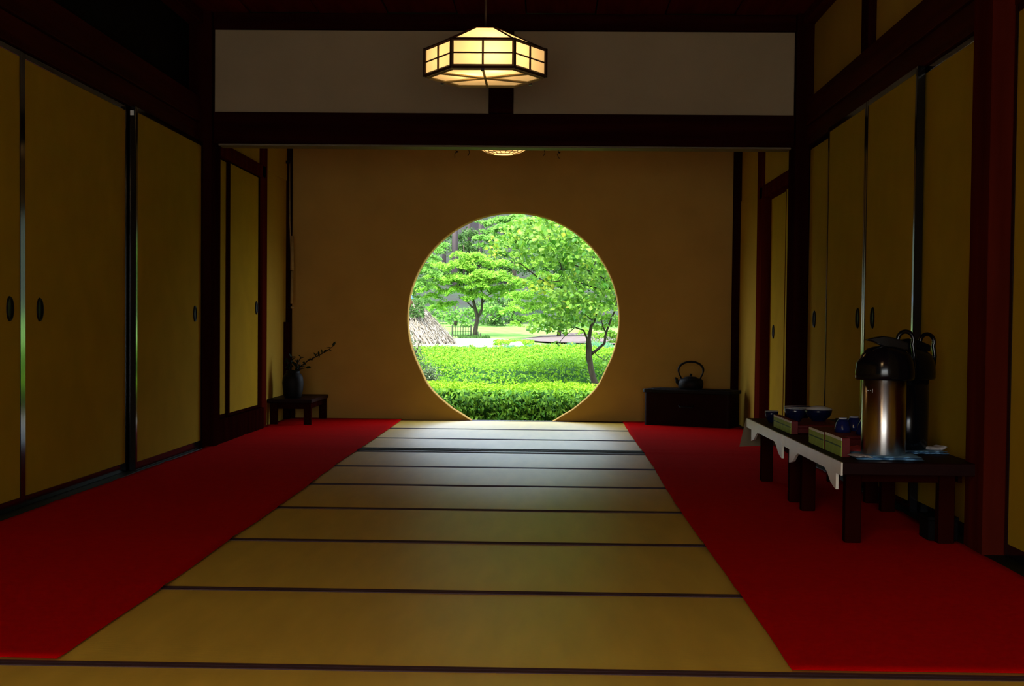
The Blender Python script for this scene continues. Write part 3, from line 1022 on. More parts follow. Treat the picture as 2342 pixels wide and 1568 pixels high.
def airpot(x, y, z, rz, label, sc=1, shell='steel'):
    t = thing('airpot', label, 'flask', (x, y, z), rz, 'airpots on the low table')
    lathe('body', [(0, 0), (.080, 0), (.083, .004), (.083, .298), (0, .298)], M[shell], t, 48)
    # domed head with the pouring nose towards -X
    bm = bmesh.new()
    rings_ = []
    prof = [(1.0, .285), (1.04, .292), (1.05, .315), (1.0, .350), (.90, .380), (.70, .402), (.40, .412), (.0, .414)]
    for f, zz in prof:
        rr = []
        for k in range(40):
            a = 2*PI*k/40
            r = .083*f*1.06
            nose = max(0, math.cos(a-PI))**3*.018*(1 if zz < .36 else .4)
            back = max(0, math.cos(a))**2*.022*(1 if zz < .40 else .5)
            rr.append(bm.verts.new(((r+nose+back)*math.cos(a), r*math.sin(a), zz)))
        rings_.append(rr)
    for p, q in zip(rings_, rings_[1:]):
        for k in range(40): bm.faces.new((p[k], p[(k+1) % 40], q[(k+1) % 40], q[k]))
    bm.faces.new(rings_[0][::-1])
    bmesh.ops.remove_doubles(bm, verts=bm.verts, dist=1e-5)
    obj('head', bm, M['blackplastic'], t, smooth=True)
    # pump lever
    bm = bmesh.new()
    pl = [(-.082, .436), (-.05, .430), (-.01, .412), (.06, .398), (.085, .40), (.085, .425), (.03, .446), (-.01, .452), (-.045, .446)]
    add_prism(bm, pl, 'Y', -.022, .022)
    obj('pump_lever', bm, M['blackplastic'], t, bevel=.004)
    # carrying handle loop behind the lever
    tube('carry_handle', [(.045, 0, .40)]+[(.078+.030*math.cos(a), 0, .436+.034*math.sin(a)) for a in [PI-.15-(PI+.3)*k/12 for k in range(13)]]+[(.112, 0, .38), (.108, 0, .33)], .0085, M['blackplastic'], t, 10)
    tube('spout', [(-.088, 0, .325), (-.098, 0, .312), (-.100, 0, .292)], [.010, .009, .008], M['blackplastic'], t, 10)
    # small outlined badge on the steel
    bm = bmesh.new()
    aa = PI+.62
    for u0, u1, v0, v1 in ((-.016, .016, .006, .0075), (-.016, .016, -.0075, -.006), (-.016, -.0145, -.0075, .0075), (.0145, .016, -.0075, .0075), (-.011, .009, -.001, .001)):
        ps = []
        for u, v in ((u0, v0), (u1, v0), (u1, v1), (u0, v1)):
            a = aa+u/.0835
            ps.append(bm.verts.new((.0834*math.cos(a), .0834*math.sin(a), .245+v)))
        bm.faces.new(ps)
    obj('badge', bm, M['whitechina'], t)
    t.scale = (sc,)*3
    return t


airpot(1.245, 5.14, TZ+.0145, 0, 'steel airpot with black domed pump head at the near end of the table', .965)
airpot(1.405, 5.42, TZ+.0115, .15, 'second, all-black airpot half hidden behind the gleaming steel one', .95, 'blackplastic')


def cloth_pad(nm, x0, x1, y0, y1, z, th, m, label, seed, rz=0, folds=2, lift=0):
    """folded cloth: rounded, slightly rumpled slab(s)"""
    t = thing(nm, label, 'cloth', ((x0+x1)/2, (y0+y1)/2, z), rz)
    hx, hy = (x1-x0)/2, (y1-y0)/2
    for f in range(folds):
        bm = bmesh.new()
        nx, ny = 16, 10
        k = 1-.05*f
        for side in (0, 1):
            G = []
            for j in range(ny+1):
                row = []
                for i in range(nx+1):
                    u, v = -1+2*i/nx, -1+2*j/ny
                    e = (1-abs(u)**6)*(1-abs(v)**6)
                    zz = th*f+(th*.5)+(1 if side else -1)*th*.48*max(.0, e)**.5+.0025*noise.noise(Vector((u*2, v*2, seed+f)))*(1 if side else .3)+lift*max(0, u)**2
                    row.append(bm.verts.new((u*hx*k+.004*noise.noise(Vector((v*3, seed, f))), v*hy*k+.004*noise.noise(Vector((u*3, f, seed))), zz)))
                G.append(row)
            for a, b in zip(G, G[1:]):
                for i in range(nx):
                    q = (a[i], a[i+1], b[i+1], b[i])
                    bm.faces.new(q if side else q[::-1])
        bmesh.ops.remove_doubles(bm, verts=bm.verts, dist=1e-4)
        obj('fold', bm, m, t, smooth=True)
    return t


cloth_pad('folded_towel', 1.135, 1.375, 5.03, 5.26, TZ, .0075, M['bluecloth'], 'folded blue towel under the gleaming steel airpot', 3, -.05)
cloth_pad('folded_towel', 1.355, 1.53, 5.30, 5.50, TZ, .006, M['bluecloth'], 'blue towel folded under the half-hidden second airpot', 8, .1)
cloth_pad('crumpled_cloth', 1.470, 1.530, 5.33, 5.40, TZ+.012, .014, M['greycloth'], 'crumpled grey-white cloth on the blue towel behind the airpots', 12, .5, 1, .008)
cloth_pad('crumpled_cloth', 1.115, 1.180, 5.03, 5.12, TZ+.010, .008, M['greycloth'], 'grey-white cloth corner lying on the blue towel at the airpot foot', 15, .2, 1, -.004)
cloth_pad('crumpled_cloth', 1.15, 1.25, 5.32, 5.46, TZ, .016, M['pinkcloth'], 'crumpled pink-red wrapper behind the steel airpot', 19, .4, 1, .01)


def green_box(y0, y1, hgt, depth, label, tw=.0):
    t = thing('tea_box', label, 'box', (1.098+depth/2, (y0+y1)/2, TZ), tw, 'green-fronted boxes along the table edge')
    L = (y1-y0)/2
    d = depth/2
    box('carton', -d, d, -L, L, 0, hgt, M['redlac'], t, .001)
    box('green_front', -d-.002, -d, -L+.002, L-.002, .001, hgt*.86, M['greenpaper'], t, 0)
    box('white_band', -d-.0022, -d+.0005, -L+.002, L-.002, hgt*.86, hgt*1.003, M['whitepaper'], t, 0)
    box('dark_stripe', -d-.0032, -d-.002, -L+.002, L-.002, hgt*.50, hgt*.57, M['darkgreen'], t, 0)
    return t


green_box(5.16, 5.465, .070, .030, 'green-fronted slim box nearest the airpot on the table edge')
green_box(5.49, 5.80, .066, .030, 'green-fronted slim box just behind the one nearest the airpot')
green_box(6.225, 6.455, .058, .030, 'green-fronted slim box at the seam between the two tables')
green_box(6.465, 6.70, .058, .030, 'green-fronted slim box farthest along the table edge')


def bowl(x, y, z, r, h, m, label, flip=False, lid=None, nm='tea_bowl', grp='upturned blue bowls behind the airpot'):
    t = thing(nm, label, 'bowl', (x, y, z), 0, grp)
    P = [(0, .004), (r*.45, .004), (r*.45, 0), (r*.50, 0), (r*.52, h*.10), (r*.80, h*.35), (r*.96, h*.72), (r, h), (r*.96, h), (r*.90, h*.70), (r*.70, h*.32), (0, h*.14)]
    if flip: P = [(a, h-b) for a, b in P][::-1]
    lathe('body', P, m, t, 28)
    if flip: lathe('foot_rim', [(r*.44, h), (r*.52, h), (r*.53, h-.006), (r*.46, h-.006)], M['whitechina'], t, 28)
    else: lathe('rim_line', [(r*.955, h-.002), (r*.98, h+.0015), (r*1.008, h-.002)], M['whitechina'], t, 28)
    if lid: lathe('lid', [(r*.98, h), (r*.9, h+.006), (r*.5, h+.012), (r*.3, h+.016), (0, h+.014)], lid, t, 28)
    return t


def tray(x0, x1, y0, y1, z, m, label, h=.02, nm='tray'):
    t = thing(nm, label, 'tray', ((x0+x1)/2, (y0+y1)/2, z), 0)
    a, b = (x1-x0)/2, (y1-y0)/2
    box('base', -a, a, -b, b, 0, .006, m, t, .001)
    for s in (-1, 1):
        box('side', s*a, s*(a-.008), -b, b, .006, h, m, t, .001)
        box('side', -a+.008, a-.008, s*b, s*(b-.008), .006, h, m, t, .001)
    return t


def lacquer_box(x0, x1, y0, y1, h, label):
    t = thing('lacquer_box', label, 'box', ((x0+x1)/2, (y0+y1)/2, TZ), 0, 'red lacquer boxes on the tables')
    a, b = (x1-x0)/2, (y1-y0)/2
    box('body', -a, a, -b, b, 0, h-.012, M['redlac'], t, .002)
    box('lid', -a-.002, a+.002, -b-.002, b+.002, h-.012, h, M['redlac'], t, .002)


lacquer_box(1.150, 1.37, 5.58, 6.10, .046, 'flat red lacquer box under the upturned blue bowls')
zb = TZ+.0465
bowl(1.232, 5.78, zb, .034, .060, M['bluechina'], 'upturned blue bowl with white foot ring, standing clear of the airpot', True)
bowl(1.296, 5.66, zb, .036, .060, M['bluechina'], 'upturned blue bowl partly hidden by the airpot', True)
bowl(1.300, 5.88, zb, .036, .060, M['bluechina'], 'upturned blue bowl at the back of the red lacquer box', True)
lacquer_box(1.135, 1.36, 6.30, 6.80, .036, 'flat red lacquer box on the second table under the navy bowls')
z2 = TZ+.0365
G2 = 'navy bowls on the second table'
bowl(1.172, 6.55, z2, .050, .062, M['navychina'], 'deep navy bowl nearest the table edge, above the green boxes', nm='bowl', grp=G2)
bowl(1.292, 6.60, z2, .064, .056, M['navychina'], 'navy bowl with pale lid on the flat red box', lid=M['whitechina'], nm='bowl', grp=G2)
bowl(1.135, 7.00, TZ, .034, .056, M['navychina'], 'small navy cup at the far end of the second table', nm='bowl', grp=G2)
bowl(1.27, 7.02, TZ, .070, .080, M['navychina'], 'navy bowl behind the lidded one, far end of the table', nm='bowl', grp=G2)
tray(1.375, 1.53, 6.26, 6.62, TZ, M['tablewood'], 'dark wooden tray on the second table beside the flat red box', .05)
tray(1.39, 1.53, 5.66, 6.02, TZ, M['tablewood'], 'dark tray at the back of the airpot table beside the blue bowls', .045)
# dark box on the floor by the near leg
t = thing('floor_box', 'small black box on the carpet by the table leg under the near end', 'box', (1.475, 5.22, .014))
box('body', -.055, .055, -.07, .06, 0, .075, M['black'], t, .004)
box('lid', -.058, .058, -.073, .063, .075, .088, M['black'], t, .003)

# ------------------------------------------------------------------ outside: eaves and ground
ev = thing('eaves', 'eaves of the house above the round window', 'roof', kind='structure')
prism('eave_roof', [(11.0, 3.32), (11.0, 3.5), (12.02, 2.98), (12.02, 2.87)], 'X', -6, 6, M['roof'], ev)
prism('upper_wall', [(11.45, 2.75), (11.60, 2.75), (11.60, 3.3), (11.45, 3.3)], 'X', -6, 6, M['plaster_grey'], ev)
for nm_, x0, x1 in (('wall_outside_left', -8, -2.42), ('wall_outside_right', 1.84, 8)):
    wallbox(nm_, x0, x1, 11.40, 11.58, -.6, 3.3, M['plaster_grey'], 'outer house wall stretching away from the round window on the %s' % ('flower-stand side' if x0 < 0 else 'brazier side'), 'wall')
wallbox('wall_foundation', -2.42, 1.84, 11.46, 11.56, -.7, -.002, M['rock'], 'stone foundation under the round window', 'wall')


def gz(x, y):
    """garden ground height"""
    z = np.interp(y, [-200, 22, 32, 48, 52, 60, 66, 80, 92, 110, 140], [-.45, -.45, .24, .30, .36, .85, 1.7, 3.6, 11, 25, 45])
    z += .10*noise.noise(Vector((x*.25, y*.25, 0)))*min(1, max(0, (y-24)/10))
    return float(z)


def terrain(nm, x0, x1, y0, y1, nx, ny, m, label, dz=0, fx=None):
    bm = bmesh.new()
    G = []
    for j in range(ny+1):
        y = y0+(y1-y0)*j/ny
        G.append([])
        for i in range(nx+1):
            xa, xb_ = (x0, x1) if fx is None else fx(y+.35*math.sin(i*1.7))
            x = xa+(xb_-xa)*i/nx
            G[-1].append(bm.verts.new((x, y, gz(x, y)+dz)))
    for a, b in zip(G, G[1:]):
        for i in range(nx): bm.faces.new((a[i], a[i+1], b[i+1], b[i]))
    o = obj(nm, bm, m, None, smooth=True)
    return struct(o, label, 'ground')


terrain('garden_ground', -30, 30, 11.6, 27, 30, 20, M['ground'], 'green garden ground around the hedges')
terrain('garden_lawn', -30, 30, 27, 60, 40, 50, M['lawn'], 'bright lawn beyond the hedges')
terrain('wooded_slope', -45, 45, 60, 125, 60, 50, M['slope'], 'dark wooded slope behind the garden')
terrain('gravel_path', -4, 0, 30.5, 45.5, 14, 60, M['gravel'], 'pale gravel path curving past the bamboo fence', .03, lambda y: (-4.8-(y-32)*.06, -2.3+1.5*math.sqrt(max(0, 1-((y-35.0)/10.8)**2))+.10*math.sin(y*3.1)))
terrain('soil_bank', 0, 4, 38, 53, 24, 60, M['soil'], 'purple-brown bare soil bank beyond the round-leaved tree', .05, lambda y: (1.3-2.1*math.sqrt(max(0.001, 1-((y-45.5)/7.6)**2))+.12*math.sin(y*2.3), 3.2))
o = box('garden_ground_front', -30, 30, -30, -1.95, -.6, -.45, M['court'])
struct(o, 'gravel court before the open front behind the viewer', 'ground')

# ------------------------------------------------------------------ hedges
def hedge_near():
    t = thing('clipped_hedge', 'nearest clipped azalea hedge with bright flat top and dark leafy side', 'hedge', (-.2, 14.3, -.45))
    # core
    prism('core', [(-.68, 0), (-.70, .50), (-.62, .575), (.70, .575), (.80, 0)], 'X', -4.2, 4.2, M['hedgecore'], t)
    n = 9500
    P = np.zeros((n, 3))
    P[:, 0] = rng.uniform(-2.2, 2.2, n)
    zz = rng.uniform(.12, .60, n)
    P[:, 2] = zz
    cl = np.array([noise.noise(Vector((x*6, z*9, 1)))*.07+noise.noise(Vector((x*16, z*20, 4)))*.07 for x, z in zip(P[:, 0], zz)])
    P[:, 1] = -.74-cl+rng.normal(0, .014, n)+np.clip(zz-.5, 0, 1)*.8
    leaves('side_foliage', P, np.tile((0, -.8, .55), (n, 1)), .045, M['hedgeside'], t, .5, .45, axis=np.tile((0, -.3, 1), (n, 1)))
    n = 16000
    P = np.zeros((n, 3))
    P[:, 0] = rng.uniform(-2.4, 2.4, n)
    P[:, 1] = rng.uniform(-.68, .80, n)
    P[:, 2] = .60+rng.normal(0, .012, n)+.012*np.sin(P[:, 0]*5)-np.clip(-.55-P[:, 1], 0, 1)*.3
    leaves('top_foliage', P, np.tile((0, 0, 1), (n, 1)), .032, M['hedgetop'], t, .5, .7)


hedge_near()


def hedge_far():
    t = thing('clipped_azalea_mound', 'broad bright-green clipped azalea mound behind the nearest hedge', 'hedge', (-.2, 18.6, -.45))
    ys = [-3.0, -2.9, -2.45, -2.0, -1.2, .2, 1.4, 2.0, 2.6]
    hs = [.0, .36, .53, .76, .82, .865, .89, .84, .0]

    def hf(x, y):
        return np.interp(y, ys, hs)+.03*np.sin(x*1.3+y)+.02*np.sin(x*3.1)
    bm = bmesh.new()
    G = []
    for x in np.linspace(-6, 6, 60): G.append([bm.verts.new((x, y, max(0, hf(x, y)-.04))) for y in np.linspace(-3.0, 2.6, 50)])
    for a, b in zip(G, G[1:]):
        for i in range(49): bm.faces.new((a[i], b[i], b[i+1], a[i+1]))
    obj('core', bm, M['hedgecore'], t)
    n = 60000
    P = np.zeros((n, 3))
    P[:, 0] = rng.uniform(-2.5, 2.6, n)
    P[:, 1] = rng.uniform(-2.95, 1.9, n)
    h = hf(P[:, 0], P[:, 1])
    cl = np.array([noise.noise(Vector((x*5, y*5, 7)))*.03+noise.noise(Vector((x*15, y*13, 9)))*.055 for x, y in P[:, :2]])
    P[:, 2] = h+cl+rng.normal(0, .010, n)
    fr = np.clip((-1.7-P[:, 1])/.3, 0, 1)
    leaves('foliage', P, np.stack([fr*0, -.35-.6*fr, .9-.3*fr], 1), .033, M['hedge'], t, .5, .6)


hedge_far()


# ------------------------------------------------------------------ trees
def pads(padlist, dens, th=.12):
    """points on flat drooping foliage pads: (x, y, z, rx, ry)"""
    P, N = [], []
    for x, y, z, rx, ry in padlist:
        k = int(dens*rx*ry)
        r = np.sqrt(rng.random(k))
        a = rng.random(k)*2*PI
        ca, sa = np.cos(a), np.sin(a)
        edge = 1+.28*np.sin(a*5+x*3)+.14*np.sin(a*11+z)
        px, py = x+rx*r*ca*edge, y+ry*r*sa*edge
        pz = z-.26*rx*r**2.2+rng.normal(0, th*.25, k)+.06*np.sin(px*7)
        P.append(np.stack([px, py, pz], 1))
        N.append(np.stack([ca*r*.4, sa*r*.4-.2, np.ones(k)], 1))
    return np.concatenate(P), np.concatenate(N)


def tree(nm, label, loc, trunk, padlist, dens, size, m, bark='bark', th=.15, droop=.3, group=None, cat='tree'):
    t = thing(nm, label, cat, loc, 0, group)
    for i, (pts, rad) in enumerate(trunk):
        tube('trunk' if i == 0 else 'branch', pts, rad, M[bark], t, 8)
    P, N = pads(padlist, dens, th)
    leaves('foliage', P, N, size, m, t, .45, .6, droop=droop)
    return t


def px(x, y, Y):
    """world X, Z of photo direction (x, y) at depth Y, used only while laying the far trees out"""
    d = fwd+r2*((x-1171)/FPX)-u2*((y-842)/FPX)
    s = Y/d.y
    return d.x*s, .8+d.z*s


def padpx(lst, Y, loc, spread=.9):
    out = []
    for x, y, rpx in lst:
        X, Z = px(x, y, Y)
        r = rpx/FPX*Y
        out.append((X-loc[0], random.uniform(-1, 1)*spread, Z-loc[2], r, r*.8))
    return out


# umbrella maple by the fence
L = (-2.72, 52, gz(-2.72, 52)-.05)
tree('maple_tree', 'wide umbrella-shaped maple beside the little bamboo fence', L,
     [([(0, 0, 0), (.04, 0, .35), (.10, 0, .75), (.02, 0, 1.1), (-.12, 0, 1.6), (-.2, 0, 2.1)], [.10, .085, .07, .06, .05, .03]),
      ([(.08, 0, .70), (.26, 0, 1.05), (.28, 0, 1.5), (.2, 0, 2.0)], [.06, .05, .04, .02]),
      ([(.28, 0, 1.3), (.5, 0, 1.6), (.8, 0, 1.8)], [.03, .025, .015]),
      ([(.02, 0, 1.05), (-.3, 0, 1.35), (-.6, 0, 1.5)], [.03, .02, .012]),
      ([(.0, 0, 1.2), (-.08, 0, 1.5), (-.12, 0, 1.9)], [.03, .02, .012])],
     padpx([(985, 655, 32), (1020, 690, 26), (1000, 700, 24), (1045, 660, 40), (1090, 675, 32), (1130, 655, 45), (1165, 672, 32), (1070, 632, 48), (1010, 630, 36), (1120, 622, 46), (1045, 603, 44), (1095, 590, 42), (1140, 600, 36),
            (1000, 600, 34), (1070, 580, 34), (985, 675, 26), (1150, 635, 38), (1190, 650, 26), (1100, 650, 34), (1030, 640, 30)], 52, L), 4200, .10, M['maple'], group='maples beyond the pond')
# maple behind, middle right
L = (.4, 49, gz(.4, 49)-.05)
tree('maple_tree', 'low spreading maple with drooping sprays right of the fence', L,
     [([(0, 0, 0), (.1, 0, .7), (-.1, 0, 1.5), (-.4, 0, 2.1)], [.08, .07, .05, .02]), ([(.05, 0, .8), (.5, 0, 1.4), (.8, 0, 2)], [.05, .03, .015])],
     padpx([(1175, 705, 30), (1200, 690, 34), (1235, 700, 36), (1215, 722, 30), (1250, 735, 28), (1195, 670, 34), (1240, 660, 40), (1280, 700, 36), (1260, 680, 36), (1300, 670, 40), (1290, 640, 40), (1200, 640, 32), (1250, 625, 40),
            (1180, 740, 16), (1320, 720, 34), (1225, 600, 36), (1285, 735, 30), (1330, 690, 34)], 49, L), 4000, .095, M['maple'], group='maples beyond the pond')
# left edge tree
L = (-5.0, 44, gz(-5, 44)-.05)
tree('dense_tree', 'darker leafy tree filling the upper rim of the window beside the straw mound', L,
     [([(0, 0, 0), (.1, 0, 1.5), (.1, 0, 3)], [.12, .09, .04])],
     padpx([(950, 640, 26), (965, 610, 30), (985, 585, 26), (1000, 570, 20), (940, 665, 20), (955, 590, 36), (975, 560, 30), (935, 620, 30), (960, 650, 34), (985, 620, 30), (945, 690, 22), (975, 690, 16), (1005, 555, 18), (950, 680, 18), (920, 650, 30)], 44, L), 4200, .10, M['maplefar'], group='trees on the wooded slope')
# tree behind, top middle
L = (-1.6, 62, gz(-1.6, 62)-.1)
tree('slope_tree', 'soft green tree on the slope reaching the top of the window', L,
     [([(0, 0, 0), (.1, 0, 2), (.2, 0, 4)], [.12, .1, .05])],
     padpx([(1120, 540, 34), (1150, 520, 40), (1190, 510, 46), (1170, 550, 36), (1210, 535, 44), (1130, 500, 34), (1180, 490, 40), (1240, 520, 40), (1110, 560, 24), (1150, 575, 30), (1220, 500, 40)], 62, L), 1900, .16, M['maplefar'], group='trees on the wooded slope')
# right background tree
L = (2.6, 40, gz(2.6, 40)-.05)
tree('slope_tree', 'bright bushy tree behind the trunk of the round-leaved tree', L,
     [([(0, 0, 0), (.1, 0, 1), (.0, 0, 2)], [.08, .07, .04])],
     padpx([(1370, 720, 30), (1400, 700, 34), (1395, 740, 30), (1350, 740, 26), (1420, 730, 30), (1380, 760, 24), (1410, 770, 24), (1340, 760, 20), (1360, 690, 36), (1410, 660, 36), (1370, 650, 36), (1330, 700, 26), (1360, 780, 18), (1400, 785, 18)], 40, L), 5200, .085, M['maple'], group='trees on the wooded slope')
# undergrowth masses on the slope
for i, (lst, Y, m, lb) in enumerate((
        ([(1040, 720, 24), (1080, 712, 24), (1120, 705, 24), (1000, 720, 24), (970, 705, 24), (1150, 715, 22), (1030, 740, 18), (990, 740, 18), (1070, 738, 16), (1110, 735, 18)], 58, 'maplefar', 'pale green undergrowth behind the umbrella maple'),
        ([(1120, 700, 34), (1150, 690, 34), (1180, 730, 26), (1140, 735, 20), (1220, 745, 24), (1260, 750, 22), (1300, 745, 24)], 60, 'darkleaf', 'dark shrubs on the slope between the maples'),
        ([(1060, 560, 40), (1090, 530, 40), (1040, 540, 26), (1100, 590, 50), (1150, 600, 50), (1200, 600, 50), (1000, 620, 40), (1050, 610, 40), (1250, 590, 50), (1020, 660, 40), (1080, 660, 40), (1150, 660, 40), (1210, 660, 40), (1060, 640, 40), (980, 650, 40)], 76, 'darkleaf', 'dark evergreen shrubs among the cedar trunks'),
        ([(1300, 560, 60), (1340, 620, 60), (1380, 600, 60), (1280, 640, 50), (1400, 640, 50), (1330, 540, 60), (1250, 600, 50), (1310, 600, 50)], 58, 'darkleaf', 'dark evergreen mass behind the round-leaved tree'))):
    X, Z = px(lst[0][0], lst[0][1], Y)
    L = (X, Y, gz(X, Y)-.1)
    t = thing('shrub_mass', lb, 'shrubs', L, 0, 'shrubs on the wooded slope')
    stem = [(0, 0, 0), (.1, 0, max(.5, (Z-L[2])*.5)), (0, 0, max(1, Z-L[2]))]
    tube('trunk', stem, [.1, .07, .03], M['bark'], t, 6)
    P, N = pads(padpx(lst, Y, L, 1.5), 1500, .5)
    leaves('foliage', P, N, .15, M[m], t, .5, .8, droop=.3)
# cedar trunks
for i, (x, wpx, Y, lb) in enumerate(((1040, 13, 74, 'broad pinkish-grey cedar trunk nearest the left rim of the view'), (1072, 9, 78, 'slimmer cedar trunk next to the broad one'), (1098, 8, 76, 'cedar trunk half behind the soft green tree'), (1016, 8, 80, 'cedar trunk at the very rim of the round window'), (1262, 10, 82, 'cedar trunk hidden by the round-leaved tree crown'))):
    X, _ = px(x, 540, Y)
    z = gz(X, Y)-.3
    t = thing('cedar_tree', lb, 'tree', (X, Y, z), 0, 'cedar trunks on the slope')
    r = wpx/2/FPX*Y
    tube('trunk', [(0, 0, 0), (.02, 0, 5), (0, 0, 14)], [r*1.15, r, r*.7], M['barkfar'], t, 12)
    P, N = pads([(0, 0, 13+k*.8, (.55-.1*k), (.55-.1*k)) for k in range(4)], 900, .5)
    leaves('foliage', P, N, .35, M['darkleaf'], t, .4, .7)


# forest canopy on the upper slope so that the sky stays hidden
def canopy_tree(x, y, s, lb):
    z = gz(x, y)-.3
    t = thing('forest_tree', lb, 'tree', (x, y, z), 0, 'forest trees on the upper slope')
    tube('trunk', [(0, 0, 0), (0, 0, 4*s)], [.2, .1], M['barkfar'], t, 8)
    P, N = pads([(random.uniform(-1, 1)*s, random.uniform(-1, 1)*s, (2+k*.8)*s, 2.0*s, 1.6*s) for k in range(6)], 130, .8)
    leaves('foliage', P, N, .32, M['darkleaf'], t, .5, .8)


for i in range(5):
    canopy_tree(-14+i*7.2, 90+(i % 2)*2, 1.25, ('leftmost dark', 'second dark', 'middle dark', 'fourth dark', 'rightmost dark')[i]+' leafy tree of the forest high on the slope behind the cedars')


# the near round-leaved tree
def near_tree():
    Y = 15.9
    Lc = (.572, Y, -.45)
    t = thing('round_leaved_tree', 'slender forked tree with round leaves leaning over the azalea mound', 'tree', Lc)

    def W(lst, dy=0):
        o = []
        for i, (x, y) in enumerate(lst):
            X, Z = px(x, y, Y)
            o.append((X-Lc[0], dy*i/len(lst), Z-Lc[2]))
        return o
    tube('trunk', [(.02, 0, 0)]+W([(1363, 900), (1360, 875), (1352, 845), (1348, 815), (1349, 795), (1347, 775), (1352, 745), (1360, 735)]), [.046, .040, .036, .033, .030, .026, .022, .018, .012], M['bark'], t, 12)
    B = [([(1353, 848), (1342, 818), (1342, 795), (1343, 775), (1335, 755), (1315, 748), (1296, 748)], .015),
         ([(1349, 812), (1365, 800), (1382, 785), (1386, 760), (1395, 735), (1405, 712), (1410, 690)], .018),
         ([(1386, 762), (1379, 745), (1376, 728)], .010),
         ([(1360, 735), (1345, 725), (1338, 718)], .009),
         ([(1360, 735), (1366, 712), (1372, 690), (1380, 665)], .010),
         ([(1410, 690), (1400, 670), (1385, 640), (1350, 620)], .012),
         ([(1350, 620), (1300, 600), (1285, 628), (1275, 640)], .009),
         ([(1258, 645), (1238, 640), (1215, 622), (1190, 602), (1168, 600)], .010),
         ([(1285, 628), (1283, 605), (1270, 585)], .009),
         ([(1380, 665), (1340, 650), (1300, 640), (1258, 645)], .011),
         ([(1350, 620), (1362, 600), (1350, 560), (1345, 520)], .009),
         ([(1270, 585), (1262, 560), (1250, 530)], .007),
         ([(1315, 748), (1290, 770), (1278, 785), (1276, 795)], .005),
         ([(1350, 800), (1370, 815), (1385, 825)], .006),
         ([(1385, 825), (1395, 812), (1402, 808)], .004)]
    for b, r in B:
        k = len(b)
        tube('branch', W(b, random.uniform(-.15, .15)), [r*(1-.55*i/(k-1)) for i in range(k)], M['bark'], t, 8)
    # leaf blobs (photo layout, radius px)
    blobs = [(1150, 560, 22, 1), (1130, 575, 16, 1), (1170, 540, 24, 1), (1200, 520, 26, 1.2), (1235, 515, 28, 1.3), (1270, 520, 30, 1.3), (1300, 545, 32, 1.3), (1335, 560, 34, 1.3), (1365, 590, 34, 1.2), (1385, 630, 32, 1.1),
             (1250, 550, 34, 1.2), (1215, 560, 30, 1.1), (1190, 580, 26, 1), (1290, 580, 34, 1.1), (1320, 600, 30, .9), (1260, 590, 28, .8), (1180, 605, 16, .6), (1225, 600, 20, .5), (1300, 630, 24, .7), (1340, 640, 26, .9),
             (1380, 665, 28, 1), (1405, 690, 24, 1), (1310, 670, 26, 1), (1280, 680, 24, 1), (1260, 700, 22, 1), (1300, 705, 28, 1.1), (1330, 690, 30, 1.1), (1360, 700, 26, .8), (1345, 720, 22, .6), (1320, 735, 20, .7),
             (1290, 735, 22, 1), (1265, 730, 20, 1), (1240, 735, 20, 1), (1220, 748, 16, 1), (1255, 752, 16, .8), (1285, 755, 14, .6), (1230, 660, 20, .6), (1250, 645, 22, .7), (1200, 650, 12, .3), (1395, 610, 30, 1),
             (1275, 785, 8, .5), (1388, 822, 14, .5), (1372, 840, 10, .3), (1335, 840, 8, .2), (1350, 870, 10, .2), (1160, 520, 16, .4), (1122, 545, 10, .4), (1400, 735, 18, .4), (1420, 640, 30, 1), (1420, 590, 40, 1)]
    pts, cols = [], []
    for x, y, r, dn in blobs:
        k = int(r*r*.20*dn)
        for _ in range(k):
            a = random.random()*2*PI
            rr = r*math.sqrt(random.random())
            X, Z = px(x+rr*math.cos(a), y+rr*.8*math.sin(a), Y)
            pts.append((X-Lc[0], random.uniform(-.7, .7)*(r/30), Z-Lc[2]))
            yel = (1 if (abs(x-1230) < 45 and 625 < y < 672) or (x > 1370 and 630 < y < 660) or (abs(x-1130) < 12 and y < 580) or (abs(x-1280) < 14 and y < 620 and y > 590) else 0)
            cols.append(1 if yel and random.random() < .5 or random.random() < .03 else 0)
    pts = np.array(pts)
    cols = np.array(cols)
    idx = rng.permutation(len(pts))
    order = idx[np.argsort(pts[idx, 1], kind='stable')]
    near, rest = order[:260], order[260:]
    o = leaves('foliage', pts[rest], np.tile((0, -.5, .8), (len(rest), 1)), .056, None, t, .78, .75, droop=.9, mats=[M['treeleaf'], M['yellowleaf']], midx=cols[rest])
    # the leaves that show largest, one object each, round blades
    mesh = []
    for v in range(6):
        bm = bmesh.new()
        q = [(0, 0, 0), (.020, .006, .004), (.030, .024, .005), (.022, .046, .002), (0, .064, -.006), (-.022, .046, .002), (-.030, .024, .005), (-.020, .006, .004)]
        vv = [bm.verts.new(p) for p in q]
        bm.faces.new((vv[0], vv[1], vv[2], vv[3], vv[4]))
        bm.faces.new((vv[0], vv[4], vv[5], vv[6], vv[7]))
        me = bpy.data.meshes.new('leaf')
        bm.to_mesh(me)
        bm.free()
        me.materials.append(M['treeleaf'] if v < 5 else M['yellowleaf'])
        a = me.attributes.new('rnd', 'FLOAT', 'POINT')
        a.data.foreach_set('value', [v/5 if v < 5 else .6]*8)
        mesh.append(me)
    for i in near:
        o = bpy.data.objects.new('leaf', mesh[5 if cols[i] else random.randrange(5)])
        C.objects.link(o)
        o.parent = t
        o.location = pts[i]
        q = Vector((random.uniform(-.8, .8), random.uniform(-.5, .1), random.uniform(-1, .1))).to_track_quat('Y', 'Z')
        o.rotation_euler = q.to_euler()
        o.rotation_euler.rotate_axis('Y', random.uniform(-.9, .9))
        s = random.uniform(.7, 1.1)
        o.scale = (s, s, s)


